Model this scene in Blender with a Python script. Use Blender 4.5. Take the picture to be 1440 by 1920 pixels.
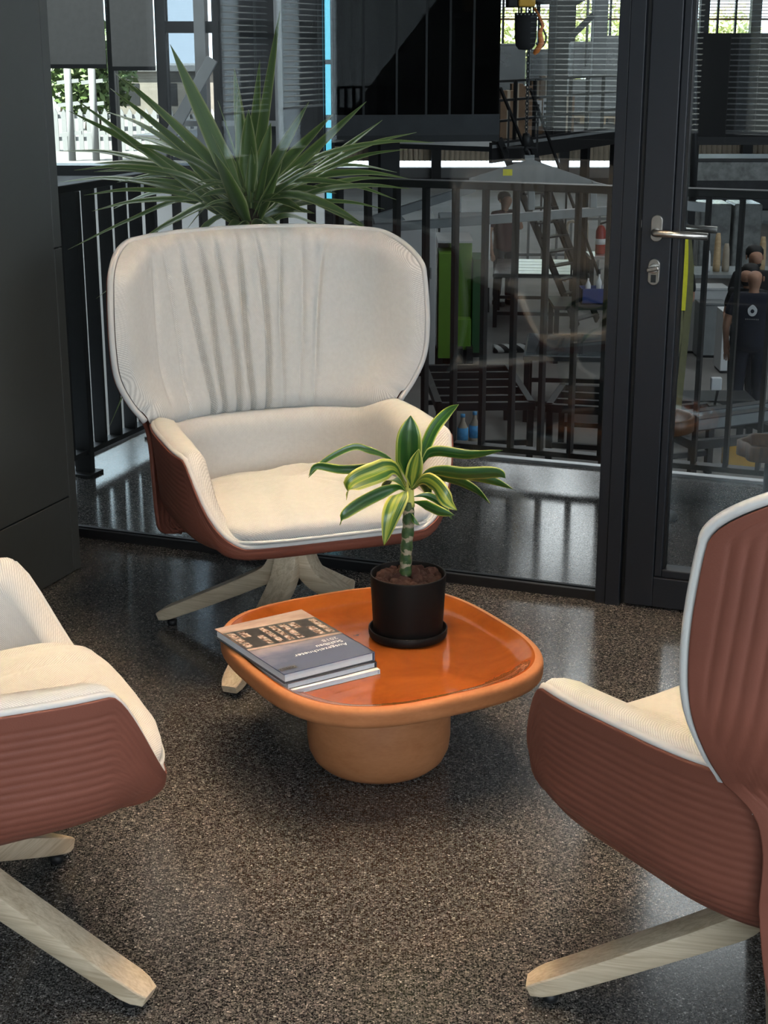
import bpy, math, random
from math import sin, cos, pi, radians, sqrt, atan2, tan, exp
from mathutils import Vector, Matrix

for o in list(bpy.data.objects): bpy.data.objects.remove(o, do_unlink=True)
S = bpy.context.scene
C = S.collection
RND = random.Random(7)

# ------------------------------------------------------------------ camera
FPX, PITCH, EYE = 2884.0, radians(16.96), 1.575
cam_d = bpy.data.cameras.new('camera'); cam = bpy.data.objects.new('camera', cam_d); C.objects.link(cam)
cam.location = (0, 0, EYE); cam.rotation_euler = (pi/2-PITCH, 0, 0)
cam_d.sensor_fit = 'VERTICAL'; cam_d.sensor_height = 36; cam_d.sensor_width = 27
cam_d.lens = FPX/1920*36; cam_d.clip_start = .05; cam_d.clip_end = 400
S.camera = cam
vs = S.view_settings
vs.view_transform = 'Standard'; vs.look = 'None'; vs.gamma = 1; vs.use_curve_mapping = False
vs.exposure = 0.12

# ------------------------------------------------------------------ world, sun, large lights
w = bpy.data.worlds.new('sky'); S.world = w; w.use_nodes = True
nt = w.node_tree; bg = nt.nodes['Background']
bg.inputs[0].default_value = (.74, .87, 1.0, 1); bg.inputs[1].default_value = 5.0

def light(name, kind, loc, power, color, target=None, **kw):
    d = bpy.data.lights.new(name, kind); d.energy = power; d.color = color
    for k, v in kw.items(): setattr(d, k, v)
    o = bpy.data.objects.new(name, d); C.objects.link(o); o.location = loc
    if target is not None:
        o.rotation_euler = (Vector(target)-Vector(loc)).to_track_quat('-Z', 'Y').to_euler()
    return o
SUNDIR = (.568, .322, -.757)
light('sun', 'SUN', (0, 0, 30), 60.0, (1, .96, .88), (30*SUNDIR[0], 30*SUNDIR[1], 30+30*SUNDIR[2]), angle=.01)

# room axes: the glass front runs at 20.4 degrees to the picture
RA = radians(-20.43)
OX, OY = .632, 4.286
EU = Vector((cos(RA), sin(RA), 0)); EV = Vector((-sin(RA), cos(RA), 0))
def R(u, v, z=0.0): return Vector((OX, OY, 0))+EU*u+EV*v+Vector((0, 0, z))

WARM = (1.0, .73, .47)
# area lamps added as daylight: at the windowless right wall and at the rear window
def arealight(name, loc, tgt, sx, sy, power, color):
    return light(name, 'AREA', loc, power, color, tgt, shape='RECTANGLE', size=sx, size_y=sy)
arealight('window_daylight_right', R(4.1, -2.6, 1.6), R(0, -1.9, .7), 3.2, 2.0, 105, (.80, .90, 1))
arealight('window_daylight_back', R(2.1, -6.15, 1.75), R(0, 0, .5), 2.1, 1.5, 105, (.82, .91, 1))
for i, (x, y) in enumerate([(3, 16), (3, 27), (9, 16), (9, 27), (3, 38), (-2.2, 7.6)]):  # area lamps under the closed hall roof; the last added to brighten the bay
    arealight('hall_rooflight', (x, y, 6.6 if x > 0 else 4.8), (x, y, 0), 1.6, 7 if x > 0 else 2, 175 if x > 0 else 210, (.93, .97, 1))

# ------------------------------------------------------------------ helpers
def ray(px, py):
    dx = (px-720)/FPX; dv = -(py-960)/FPX
    return dx, cos(PITCH)+dv*sin(PITCH), -sin(PITCH)+dv*cos(PITCH)
def at(px, py, Y):
    x, y, z = ray(px, py); t = Y/y
    return Vector((x*t, Y, EYE+z*t))
def atz(px, py, z=0.0):
    x, y, w_ = ray(px, py); t = (z-EYE)/w_
    return Vector((x*t, y*t, z))

def tag(o, label=None, cat=None, group=None, kind=None):
    if label: o['label'] = label
    if cat: o['category'] = cat
    if group: o['group'] = group
    if kind: o['kind'] = kind
    return o
def empty(name, loc=(0, 0, 0), rz=0.0, label=None, cat=None, group=None, kind=None):
    o = bpy.data.objects.new(name, None); C.objects.link(o); o.location = loc; o.rotation_euler = (0, 0, rz)
    o.empty_display_size = .1
    return tag(o, label, cat, group, kind)
def link(name, me, mat, parent=None, smooth=False):
    if mat is not None and not me.materials: me.materials.append(mat)
    if smooth:
        me.polygons.foreach_set('use_smooth', [True]*len(me.polygons))
    o = bpy.data.objects.new(name, me); C.objects.link(o)
    if parent: o.parent = parent
    return o
def copy_tree(o, parent=None):
    c = o.copy(); C.objects.link(c); c.parent = parent
    for ch in [x for x in bpy.data.objects if x.parent == o]: copy_tree(ch, c)
    return c
def lerp(a, b, t): return a+(b-a)*t
def smooth(a, b, x):
    t = min(1, max(0, (x-a)/(b-a))) if a != b else float(x > b)
    return t*t*(3-2*t)
def interp(tab, x):
    if x <= tab[0][0]: return tab[0][1]
    if x >= tab[-1][0]: return tab[-1][1]
    n = len(tab)
    def slope(i):
        a, b = max(0, i-1), min(n-1, i+1); return (tab[b][1]-tab[a][1])/(tab[b][0]-tab[a][0])
    for i in range(n-1):
        (x0, y0), (x1, y1) = tab[i], tab[i+1]
        if x <= x1:
            h = x1-x0; t = (x-x0)/h; m0, m1 = slope(i)*h, slope(i+1)*h
            return (2*t**3-3*t*t+1)*y0+(t**3-2*t*t+t)*m0+(3*t*t-2*t**3)*y1+(t**3-t*t)*m1
def crom(pts, n):
    P = [Vector(p) for p in pts]; P = [P[0]*2-P[1]]+P+[P[-1]*2-P[-2]]
    m = len(P)-3; out = []
    for i in range(n+1):
        s = i/n*m; k = min(int(s), m-1); t = s-k
        a, b, c, d = P[k:k+4]
        out.append(.5*((2*b)+(c-a)*t+(2*a-5*b+4*c-d)*t*t+(3*b-a-3*c+d)*t**3))
    return out

class MB:
    """collects boxes, bars, tubes, prisms and lathes; build() links them as ONE mesh object"""
    def __init__(s, xf=None): s.v = []; s.f = []; s.xf = xf; s.sm = []
    def add(s, vs_, fs, sm=False):
        b = len(s.v)
        s.v += [s.xf(*p) if s.xf else Vector(p) for p in vs_]
        s.f += [tuple(i+b for i in f) for f in fs]; s.sm += [sm]*len(fs)
        return s
    def box(s, x0, x1, y0, y1, z0, z1):
        return s.add([(x0, y0, z0), (x1, y0, z0), (x1, y1, z0), (x0, y1, z0), (x0, y0, z1), (x1, y0, z1), (x1, y1, z1), (x0, y1, z1)],
                     [(0, 3, 2, 1), (4, 5, 6, 7), (0, 1, 5, 4), (1, 2, 6, 5), (2, 3, 7, 6), (3, 0, 4, 7)])
    def bar(s, p0, p1, w_, h, up=(0, 0, 1)):
        p0 = Vector(p0); p1 = Vector(p1); d = (p1-p0).normalized(); u = Vector(up)
        if abs(d.dot(u)) > .98: u = Vector((0, 1, 0))
        a = d.cross(u).normalized()*(w_/2); b = a.cross(d).normalized()*(h/2)
        q = [p+sa*a+sb*b for p in (p0, p1) for sa, sb in ((-1, -1), (1, -1), (1, 1), (-1, 1))]
        return s.add([tuple(x) for x in q], [(0, 1, 2, 3), (7, 6, 5, 4), (0, 4, 5, 1), (1, 5, 6, 2), (2, 6, 7, 3), (3, 7, 4, 0)])
    def tube(s, pts, r, n=8, closed=False):
        P = [Vector(p) for p in pts]; N = len(P); vs_ = []; a = None
        for i, p in enumerate(P):
            t = ((P[(i+1) % N]-P[i-1]) if closed else (P[min(i+1, N-1)]-P[max(i-1, 0)])).normalized()
            if a is None:
                a = t.orthogonal().normalized()
            a = (a-t*a.dot(t)).normalized(); b = t.cross(a)
            rr = r[i] if isinstance(r, (list, tuple)) else r
            vs_ += [tuple(p+(a*cos(2*pi*k/n)+b*sin(2*pi*k/n))*rr) for k in range(n)]
        fs = []
        for i in range(N if closed else N-1):
            j = (i+1) % N
            for k in range(n):
                l = (k+1) % n; fs.append((i*n+k, i*n+l, j*n+l, j*n+k))
        if not closed:
            fs.append(tuple(range(n))[::-1]); fs.append(tuple((N-1)*n+k for k in range(n)))
        return s.add(vs_, fs, True)
    def lathe(s, prof, n=48, c=(0, 0, 0), shape=None, caps=True):
        vs_ = []; m = len(prof)
        for k in range(n):
            a = 2*pi*k/n; q = shape(a) if shape else 1
            vs_ += [(c[0]+r*q*cos(a), c[1]+r*q*sin(a), c[2]+z) for r, z in prof]
        fs = []
        for k in range(n):
            l = (k+1) % n
            for i in range(m-1): fs.append((k*m+i, l*m+i, l*m+i+1, k*m+i+1))
        if caps and prof[0][0] > 1e-5: fs.append(tuple(k*m for k in range(n))[::-1])
        if caps and prof[-1][0] > 1e-5: fs.append(tuple(k*m+m-1 for k in range(n)))
        return s.add(vs_, fs, True)
    def prism(s, poly, axis, d0, d1):
        """poly: 2-D points; axis 'x','y','z' extrusion axis"""
        def p3(a, b, d): return (d, a, b) if axis == 'x' else (a, d, b) if axis == 'y' else (a, b, d)
        n = len(poly)
        vs_ = [p3(a, b, d0) for a, b in poly]+[p3(a, b, d1) for a, b in poly]
        fs = [tuple(range(n))[::-1], tuple(range(n, 2*n))]+[(i, (i+1) % n, n+(i+1) % n, n+i) for i in range(n)]
        return s.add(vs_, fs)
    def mesh(s, name):
        me = bpy.data.meshes.new(name); me.from_pydata([tuple(x) for x in s.v], [], s.f); me.update()
        me.polygons.foreach_set('use_smooth', s.sm)
        return me
    def build(s, name, mat, parent=None, bevel=0, seg=2, fix=True):
        me = s.mesh(name)
        if fix:
            import bmesh
            bm = bmesh.new(); bm.from_mesh(me); bmesh.ops.recalc_face_normals(bm, faces=bm.faces); bm.to_mesh(me); bm.free()
        o = link(name, me, mat, parent)
        if bevel:
            b = o.modifiers.new('bevel', 'BEVEL'); b.width = bevel; b.segments = seg; b.limit_method = 'ANGLE'; b.angle_limit = radians(40)
        return o
def grid_mesh(name, fn, nu, nv, closed_u=False, uv=True, flip=False):
    """fn(i,j)->(Vector,(u,v)); i along u, j along v"""
    P = []; U = []
    for j in range(nv):
        for i in range(nu):
            p, t = fn(i, j); P.append(tuple(p)); U.append(t)
    F = []; FU = []
    for j in range(nv-1):
        for i in range(nu if closed_u else nu-1):
            k = (i+1) % nu
            q = (j*nu+i, j*nu+k, (j+1)*nu+k, (j+1)*nu+i)
            if flip: q = q[::-1]
            F.append(q)
            for a in q: FU.append(U[a])
    me = bpy.data.meshes.new(name); me.from_pydata(P, [], F)
    if uv:
        l = me.uv_layers.new(name='UVMap'); l.data.foreach_set('uv', [c for t in FU for c in t])
    me.polygons.foreach_set('use_smooth', [True]*len(F)); me.update()
    return me

# ------------------------------------------------------------------ materials
class NT:
    def __init__(s, name):
        s.m = bpy.data.materials.new(name); s.m.use_nodes = True; s.t = s.m.node_tree
        s.b = s.t.nodes['Principled BSDF']; s.out = s.t.nodes['Material Output']
    def n(s, typ, **kw):
        x = s.t.nodes.new(typ)
        for k, v in kw.items():
            if k in x.inputs.keys(): x.inputs[k].default_value = v
            else: setattr(x, k, v)
        return x
    def l(s, a, b): s.t.links.new(a, b)
    def coord(s, kind='Object', scale=(1, 1, 1), rot=(0, 0, 0)):
        tc = s.n('ShaderNodeTexCoord'); mp = s.n('ShaderNodeMapping')
        mp.inputs['Scale'].default_value = scale; mp.inputs['Rotation'].default_value = rot
        s.l(tc.outputs[kind], mp.inputs[0]); return mp.outputs[0]
    def ramp(s, src, stops, interp_='LINEAR'):
        r = s.n('ShaderNodeValToRGB'); r.color_ramp.interpolation = interp_
        e = r.color_ramp.elements
        while len(e) < len(stops): e.new(.5)
        for x, (p, c) in zip(e, stops): x.position = p; x.color = (*c, 1)
        s.l(src, r.inputs[0]); return r.outputs[0]
    def noise(s, vec, scale, detail=4, rough=.5, dist=0):
        x = s.n('ShaderNodeTexNoise'); x.inputs['Scale'].default_value = scale; x.inputs['Detail'].default_value = detail
        x.inputs['Roughness'].default_value = rough; x.inputs['Distortion'].default_value = dist
        s.l(vec, x.inputs['Vector']); return x
    def mix(s, fac, a, b, blend='MIX'):
        x = s.n('ShaderNodeMix', data_type='RGBA', blend_type=blend)
        for sock, val in ((x.inputs[0], fac), (x.inputs[6], a), (x.inputs[7], b)):
            if hasattr(val, 'links'): s.l(val, sock)
            else: sock.default_value = val if isinstance(val, (int, float)) else (*val, 1)
        return x.outputs[2]
    def math(s, op, a, b=0.0, clamp=False):
        x = s.n('ShaderNodeMath', operation=op, use_clamp=clamp)
        for sock, val in ((x.inputs[0], a), (x.inputs[1], b)):
            if hasattr(val, 'links'): s.l(val, sock)
            else: sock.default_value = val
        return x.outputs[0]
    def bump(s, h, strength, dist):
        x = s.n('ShaderNodeBump'); x.inputs['Strength'].default_value = strength; x.inputs['Distance'].default_value = dist
        s.l(h, x.inputs['Height']); s.l(x.outputs[0], s.b.inputs['Normal'])
    def set(s, **kw):
        for k, v in kw.items():
            i = s.b.inputs[k]
            if hasattr(v, 'links'): s.l(v, i)
            else: i.default_value = (*v, 1) if isinstance(v, tuple) and len(v) == 3 else v
        return s
M = {}
def plain(name, col, rough=.5, metal=0.0, var=.15, scale=12, bump=0.0, spec=None, **kw):
    k = NT(name); vec = k.coord('Object'); nz = k.noise(vec, scale, 5, .6)
    c0 = tuple(max(0, x*(1-var)) for x in col); c1 = tuple(min(1, x*(1+var)) for x in col)
    k.set(**{'Base Color': k.ramp(nz.outputs[0], [(.3, c0), (.7, c1)]), 'Roughness': rough, 'Metallic': metal})
    if spec is not None: k.set(**{'Specular IOR Level': spec})
    if bump: k.bump(nz.outputs[0], bump, .002)
    if kw: k.set(**kw)
    M[name] = k.m; return k.m

# terrazzo
def terrazzo(name):
    k = NT(name); vec = k.coord('Object')
    def chips(scale, rnd=1.0):
        v = k.n('ShaderNodeTexVoronoi', feature='F1'); v.inputs['Scale'].default_value = scale; v.inputs['Randomness'].default_value = rnd
        nz = k.noise(vec, scale*1.3, 2); mv = k.n('ShaderNodeMixRGB'); mv.inputs[0].default_value = .004
        k.l(vec, mv.inputs[1]); k.l(nz.outputs[1], mv.inputs[2]); k.l(mv.outputs[0], v.inputs['Vector']); return v
    a = chips(225); sep = k.n('ShaderNodeSeparateColor'); k.l(a.outputs['Color'], sep.inputs[0])
    col = k.ramp(sep.outputs[0], [(0, (.016, .015, .014)), (.3, (.045, .042, .040)), (.55, (.10, .092, .086)), (.8, (.165, .148, .134)), (.93, (.24, .215, .195)), (.985, (.40, .37, .34))], 'CONSTANT')
    b = chips(430); sb = k.n('ShaderNodeSeparateColor'); k.l(b.outputs['Color'], sb.inputs[0])
    fine = k.ramp(sb.outputs[1], [(0, (.02, .019, .018)), (.4, (.075, .07, .066)), (.75, (.145, .135, .125)), (.96, (.32, .30, .28))], 'CONSTANT')
    edge = k.math('GREATER_THAN', a.outputs['Distance'], .0022*225)
    col2 = k.mix(edge, col, fine)
    big = k.noise(vec, 1.3, 3); tint = k.ramp(big.outputs[0], [(.35, (.92, .93, .95)), (.65, (1.06, 1.03, 1.0))])
    k.set(**{'Base Color': k.mix(1.0, col2, tint, 'MULTIPLY'), 'Roughness': k.ramp(sb.outputs[2], [(0, (.10,)*3), (1, (.20,)*3)]), 'Specular IOR Level': .5})
    M[name] = k.m; return k.m
terrazzo('terrazzo')

def fabric(name, col, scale=330, warm=0.0):
    k = NT(name); vec = k.coord('UV')
    w1 = k.n('ShaderNodeTexWave', wave_type='BANDS', bands_direction='DIAGONAL'); w1.inputs['Scale'].default_value = scale*.36; w1.inputs['Distortion'].default_value = .6; w1.inputs['Detail'].default_value = 1; w1.inputs['Detail Scale'].default_value = 3
    w2 = k.n('ShaderNodeTexWave', wave_type='BANDS', bands_direction='X'); w2.inputs['Scale'].default_value = scale*.23; w2.inputs['Distortion'].default_value = .3
    k.l(vec, w1.inputs[0]); k.l(vec, w2.inputs[0])
    wv = k.math('MULTIPLY', w1.outputs[1], w2.outputs[1])
    h = k.math('ADD', k.math('MULTIPLY', w1.outputs[1], .6), k.math('MULTIPLY', wv, .5))
    nz = k.noise(vec, 60, 3, .6)
    c = k.ramp(h, [(.1, tuple(x*.76 for x in col)), (.7, col)])
    c = k.mix(1.0, c, k.ramp(nz.outputs[0], [(.35, (.97, .968, .966)), (.65, (1.02, 1.02, 1.02))]), 'MULTIPLY')
    k.set(**{'Base Color': c, 'Roughness': .9, 'Specular IOR Level': .2, 'Sheen Weight': .25})
    k.bump(h, .32, .0012); M[name] = k.m; return k.m
fabric('fabric', (.69, .665, .62))
fabric('piping', (.78, .76, .72), 420)

def leather(name, col):
    k = NT(name); vec = k.coord('Object'); nz = k.noise(vec, 420, 3, .6); n2 = k.noise(vec, 5, 3)
    k.set(**{'Base Color': k.ramp(n2.outputs[0], [(.3, tuple(x*.9 for x in col)), (.7, tuple(x*1.1 for x in col))]), 'Roughness': .55, 'Specular IOR Level': .35})
    k.bump(nz.outputs[0], .25, .0008); M[name] = k.m
leather('shell', (.185, .060, .038))

def wood(name, c0, c1, axis_scale=(3, 60, 60), rough=.55):
    k = NT(name); vec = k.coord('Object', axis_scale)
    n1 = k.noise(vec, 1.0, 6, .6, 1.2); n2 = k.noise(vec, 5, 2)
    k.set(**{'Base Color': k.mix(.25, k.ramp(n1.outputs[0], [(.3, c0), (.62, c1)]), k.ramp(n2.outputs[0], [(.35, c0), (.6, c1)])), 'Roughness': rough})
    k.bump(n1.outputs[0], .08, .001); M[name] = k.m
wood('ash', (.36, .27, .17), (.60, .49, .35))
wood('brown_wood', (.05, .025, .014), (.16, .085, .045), (20, 20, 3), .4)
wood('pine', (.45, .30, .15), (.62, .45, .26), (3, 30, 30), .6)

k = NT('clay'); vec = k.coord('Object', (1, 1, 3)); n1 = k.noise(vec, 9, 6, .65, .4); n2 = k.noise(vec, 90, 3)
k.set(**{'Base Color': k.mix(.3, k.ramp(n1.outputs[0], [(.3, (.33, .125, .046)), (.7, (.44, .185, .078))]), k.ramp(n2.outputs[0], [(.3, (.33, .13, .05)), (.7, (.44, .185, .08))])), 'Roughness': .62, 'Specular IOR Level': .3})
k.bump(n2.outputs[0], .06, .001); M['clay'] = k.m
k = NT('glaze'); vec = k.coord('Object'); n1 = k.noise(vec, 6, 5, .6, .6)
k.set(**{'Base Color': k.ramp(n1.outputs[0], [(.3, (.215, .055, .011)), (.7, (.34, .094, .018))]), 'Roughness': .07, 'Specular IOR Level': .6, 'Coat Weight': .5, 'Coat Roughness': .03})
M['glaze'] = k.m
plain('black_ceramic', (.0055, .005, .0048), .5, 0, .1, 40, spec=.15)
k = NT('lava'); vec = k.coord('Object'); n1 = k.noise(vec, 90, 4, .7)
k.set(**{'Base Color': k.ramp(n1.outputs[0], [(.3, (.018, .007, .005)), (.7, (.095, .034, .022))]), 'Roughness': .95}); k.bump(n1.outputs[0], .8, .004); M['lava'] = k.m
plain('anthracite', (.012, .014, .019), .42, .0, .06, 60, spec=.45)
plain('anthracite_dark', (.006, .006, .007), .5, 0, .05, 60)
plain('panel_grey', (.072, .075, .069), .46, .0, .03, 30, spec=.4)
plain('panel_joint', (.012, .013, .012), .6, 0, .05)
plain('rail_steel', (.022, .023, .025), .42, .35, .12, 30)
plain('steel_brushed', (.55, .52, .48), .28, 1.0, .06, 80)
plain('alu', (.55, .56, .57), .4, .8, .08, 30)
plain('hall_concrete', (.17, .16, .15), .7, 0, .28, .8)
plain('dark_wall', (.03, .031, .033), .7, 0, .1, 3)
plain('white_wall', (.72, .72, .70), .7, 0, .03, 3)
plain('ceiling_paint', (.30, .30, .30), .8, 0, .03, 3)
plain('black_steel', (.010, .010, .011), .5, .2, .2, 8)
plain('dark_steel', (.035, .037, .04), .5, .4, .2, 6)
plain('grey_paint', (.20, .21, .212), .45, .1, .14, 7)
plain('machine_white', (.44, .445, .44), .5, 0, .05, 4)
plain('machine_green', (.095, .22, .014), .45, 0, .08, 4)
plain('machine_dark_green', (.02, .09, .03), .45, 0, .08, 4)
plain('hoist_yellow', (.62, .34, .03), .45, 0, .08, 9)
plain('hook_orange', (.70, .20, .03), .45, 0, .1, 20)
plain('black_cloth', (.008, .008, .009), .85, 0, .15, 20)
plain('navy_cloth', (.008, .010, .022), .85, 0, .15, 20)
plain('skin', (.42, .22, .14), .55, 0, .08, 20)
plain('hair', (.01, .008, .007), .6, 0, .2, 60)
plain('strap_yellow', (.72, .66, .02), .7, 0, .12, 30)
plain('strap_olive', (.14, .13, .06), .8, 0, .15, 30)
plain('cardboard', (.20, .125, .075), .85, 0, .2, 4)
plain('paper_white', (.75, .76, .77), .7, 0, .03, 60)
plain('wrap_film', (.26, .27, .26), .25, .1, .35, 6, .5)
plain('sheet_metal', (.62, .62, .62), .3, .8, .12, 3)
plain('slat_white', (.80, .82, .82), .55, 0, .02, 8)
k = NT('slat_translucent'); nz = k.noise(k.coord('Object'), 8, 2); tl = k.n('ShaderNodeBsdfTranslucent'); tl.inputs[0].default_value = (.8, .84, .86, 1)
k.set(**{'Base Color': k.ramp(nz.outputs[0], [(.3, (.80, .82, .82)), (.7, (.84, .86, .86))]), 'Roughness': .5}); mx = k.n('ShaderNodeMixShader'); mx.inputs[0].default_value = .4
k.l(k.b.outputs[0], mx.inputs[1]); k.l(tl.outputs[0], mx.inputs[2]); k.l(mx.outputs[0], k.out.inputs[0]); M['slat_translucent'] = k.m
plain('roller_cloth', (.11, .11, .105), .9, 0, .08, 30)
plain('fence_white', (.15, .155, .16), .6, 0, .06, 5)
plain('pavement', (.075, .074, .072), .9, 0, .1, 1.5)
plain('beige_rib', (.52, .44, .34), .6, 0, .08, 3)
plain('louvre_orange', (.55, .30, .18), .6, 0, .08, 3)
plain('red_paint', (.32, .012, .012), .4, 0, .1, 9)
plain('blue_plastic', (.02, .045, .20), .5, 0, .1, 8)
plain('bottle_blue', (.10, .40, .75), .25, 0, .15, 40)
plain('stone_tan', (.42, .36, .28), .85, 0, .15, 6)
plain('yard_stone', (.11, .10, .085), .85, 0, .15, 6)
plain('tape_black', (.010, .010, .010), .6, 0, .1, 9)
plain('soil', (.02, .014, .01), .95, 0, .3, 60, .5)
plain('bark', (.11, .075, .045), .9, 0, .3, 40, .6)
plain('plum_cloth', (.06, .012, .018), .85, 0, .15, 20)
plain('dark_pane_frame', (.014, .015, .016), .4, .3, .1, 9)

def leafmat(name, stops, streak=60, rough=.32):
    k = NT(name); tc = k.n('ShaderNodeTexCoord'); sp = k.n('ShaderNodeSeparateXYZ'); k.l(tc.outputs['UV'], sp.inputs[0])
    d = k.math('ABSOLUTE', k.math('SUBTRACT', sp.outputs[0], .5)); d = k.math('MULTIPLY', d, 2.0)
    mp = k.n('ShaderNodeMapping'); mp.inputs['Scale'].default_value = (streak/6, .5, 1); k.l(tc.outputs['UV'], mp.inputs[0])
    oi = k.n('ShaderNodeObjectInfo'); ad = k.n('ShaderNodeVectorMath', operation='ADD'); k.l(mp.outputs[0], ad.inputs[0]); k.l(oi.outputs['Random'], ad.inputs[1])
    nz = k.noise(ad.outputs[0], 2.2, 3, .6)
    f = k.math('ADD', d, k.math('MULTIPLY', k.math('SUBTRACT', nz.outputs[0], .5), .9))
    k.set(**{'Base Color': k.ramp(f, stops), 'Roughness': rough, 'Specular IOR Level': .5, 'Subsurface Weight': 0.0})
    M[name] = k.m
leafmat('leaf_variegated', [(0, (.050, .125, .022)), (.18, (.012, .060, .010)), (.55, (.014, .075, .012)), (.80, (.06, .15, .014)), (.92, (.40, .44, .08)), (1, (.60, .60, .16))])
leafmat('leaf_variegated_pale', [(0, (.12, .22, .03)), (.2, (.30, .34, .04)), (.40, (.05, .12, .015)), (.62, (.016, .08, .012)), (.80, (.36, .40, .06)), (1, (.62, .60, .16))])
leafmat('leaf_yucca', [(0, (.12, .195, .058)), (.5, (.15, .235, .062)), (.76, (.20, .29, .066)), (.90, (.46, .48, .18)), (1, (.55, .56, .26))], 30, .38)
k = NT('stem'); vec = k.coord('Object', (1, 1, 1)); wv = k.n('ShaderNodeTexWave', wave_type='BANDS', bands_direction='Z'); wv.inputs['Scale'].default_value = 10; wv.inputs['Distortion'].default_value = 3; wv.inputs['Detail Scale'].default_value = 8
k.l(vec, wv.inputs[0]); nz = k.noise(vec, 45, 4)
k.set(**{'Base Color': k.mix(k.ramp(wv.outputs[1], [(.75, (0, 0, 0)), (.92, (1, 1, 1))]), k.ramp(nz.outputs[0], [(.38, (.020, .055, .012)), (.55, (.06, .10, .03)), (.68, (.16, .12, .075))]), (.36, .29, .20)), 'Roughness': .6}); M['stem'] = k.m
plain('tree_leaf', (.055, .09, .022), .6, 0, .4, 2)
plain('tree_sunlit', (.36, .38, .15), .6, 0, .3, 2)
plain('mirror_sheet', (.55, .62, .66), .03, .9, .05, 3)

def glass(name, tint=(1, 1, 1), boost=1.5, rough=0.0):
    k = NT(name); k.t.nodes.remove(k.b)
    fr = k.n('ShaderNodeFresnel'); fr.inputs[0].default_value = 1.5
    tr = k.n('ShaderNodeBsdfTransparent'); tr.inputs[0].default_value = (*tint, 1)
    gl = k.n('ShaderNodeBsdfGlossy'); gl.inputs['Roughness'].default_value = rough
    nz = k.noise(k.coord('Object'), .8, 1); bp = k.n('ShaderNodeBump'); bp.inputs['Strength'].default_value = .02; bp.inputs['Distance'].default_value = .01
    k.l(nz.outputs[0], bp.inputs['Height']); k.l(bp.outputs[0], gl.inputs['Normal'])
    mx = k.n('ShaderNodeMixShader'); k.l(k.math('MULTIPLY', fr.outputs[0], boost, True), mx.inputs[0])
    k.l(tr.outputs[0], mx.inputs[1]); k.l(gl.outputs[0], mx.inputs[2]); k.l(mx.outputs[0], k.out.inputs[0])
    M[name] = k.m
glass('glass', (.94, .96, .955), 1.8)
glass('far_glass', (.90, .93, .92), .8)
glass('tinted_glass', (.42, .45, .47), .8)
glass('office_glass', (.10, .11, .10), .2)
def film(name, col, fac):
    k = NT(name); tr = k.n('ShaderNodeBsdfTransparent'); mx = k.n('ShaderNodeMixShader')
    k.set(**{'Base Color': col, 'Roughness': .5})
    nz = k.noise(k.coord('Object'), 2, 4); fr = k.ramp(nz.outputs[0], [(.35, (fac*.8,)*3), (.65, (fac*1.15,)*3)])
    k.l(fr, mx.inputs[0]); k.l(tr.outputs[0], mx.inputs[1]); k.l(k.b.outputs[0], mx.inputs[2]); k.l(mx.outputs[0], k.out.inputs[0]); M[name] = k.m
film('clear_film', (.6, .62, .62), .35)
film('haze_film', (.62, .75, .86), .5)
def emit(name, col, strength):
    k = NT(name); nz = k.noise(k.coord('Object'), 3, 2)
    k.set(**{'Base Color': (.02, .02, .02), 'Emission Color': k.ramp(nz.outputs[0], [(.3, tuple(x*.92 for x in col)), (.7, col)]), 'Emission Strength': strength}); M[name] = k.m
emit('lamp_lens', (1, .80, .55), 14.0)
emit('lit_slot', (.12, .66, .90), 1.1)  # emission imitates a cyan window reflection, not a lamp
# ================================================================== STRUCTURE
def rbox(name, mat, u0, u1, v0, v1, z0, z1, parent=None, bevel=0, kind='structure', label=None, cat=None):
    o = MB(lambda a, b, c: R(a, b, c)).box(u0, u1, v0, v1, z0, z1).build(name, M[mat], parent, bevel)
    if parent is None:
        tag(o, label, cat, None, kind)
    return o
CEIL = 2.9
fl = rbox('floor', 'terrazzo', -2.25, 4.3, -6.4, 1.42, -.25, 0, label='polished dark terrazzo floor of the lounge and the walkway', cat='floor')
rbox('floor_left', 'terrazzo', -3.2, -2.25, -6.4, .03, -.25, 0, label='strip of dark terrazzo floor left of the grey column', cat='floor')
rbox('trim_1', 'alu', -2.30, 4.3, 1.42, 1.46, -.26, .012, bevel=.003, label='pale metal edge strip along the walkway floor behind the railing', cat='trim')
rbox('trim_2', 'alu', -2.30, -2.26, .03, 1.42, -.26, .012, bevel=.003, label='pale metal edge strip beside the railing on the left', cat='trim')
rbox('ceiling', 'ceiling_paint', -3.2, 4.3, -6.4, 1.46, CEIL, CEIL+.2, label='grey ceiling over the lounge', cat='ceiling')

# clad column at the left
col = empty('wall_column', R(-1.83, -.55), RA, 'dark grey metal clad column at the left edge of the glass front', 'column', kind='structure')
def colpart(name, mat, u0, u1, v0, v1, z0, z1, bevel=.002):
    return MB(lambda a, b, c: Vector((a+1.83, b+.55, c))).box(u0, u1, v0, v1, z0, z1).build(name, M[mat], col, bevel)
colpart('core', 'panel_joint', -2.08, -1.586, -.80, -.296, 0, CEIL, 0)
colpart('base_panel', 'panel_grey', -2.1, -1.58, -.82, -.333, .002, .243)
colpart('panel', 'panel_grey', -2.1, -1.58, -.82, -.333, .247, CEIL)
colpart('corner_strip', 'panel_grey', -2.1, -1.58, -.331, -.29, .002, .998)
colpart('corner_strip', 'panel_grey', -2.1, -1.58, -.331, -.29, 1.001, CEIL)

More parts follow.
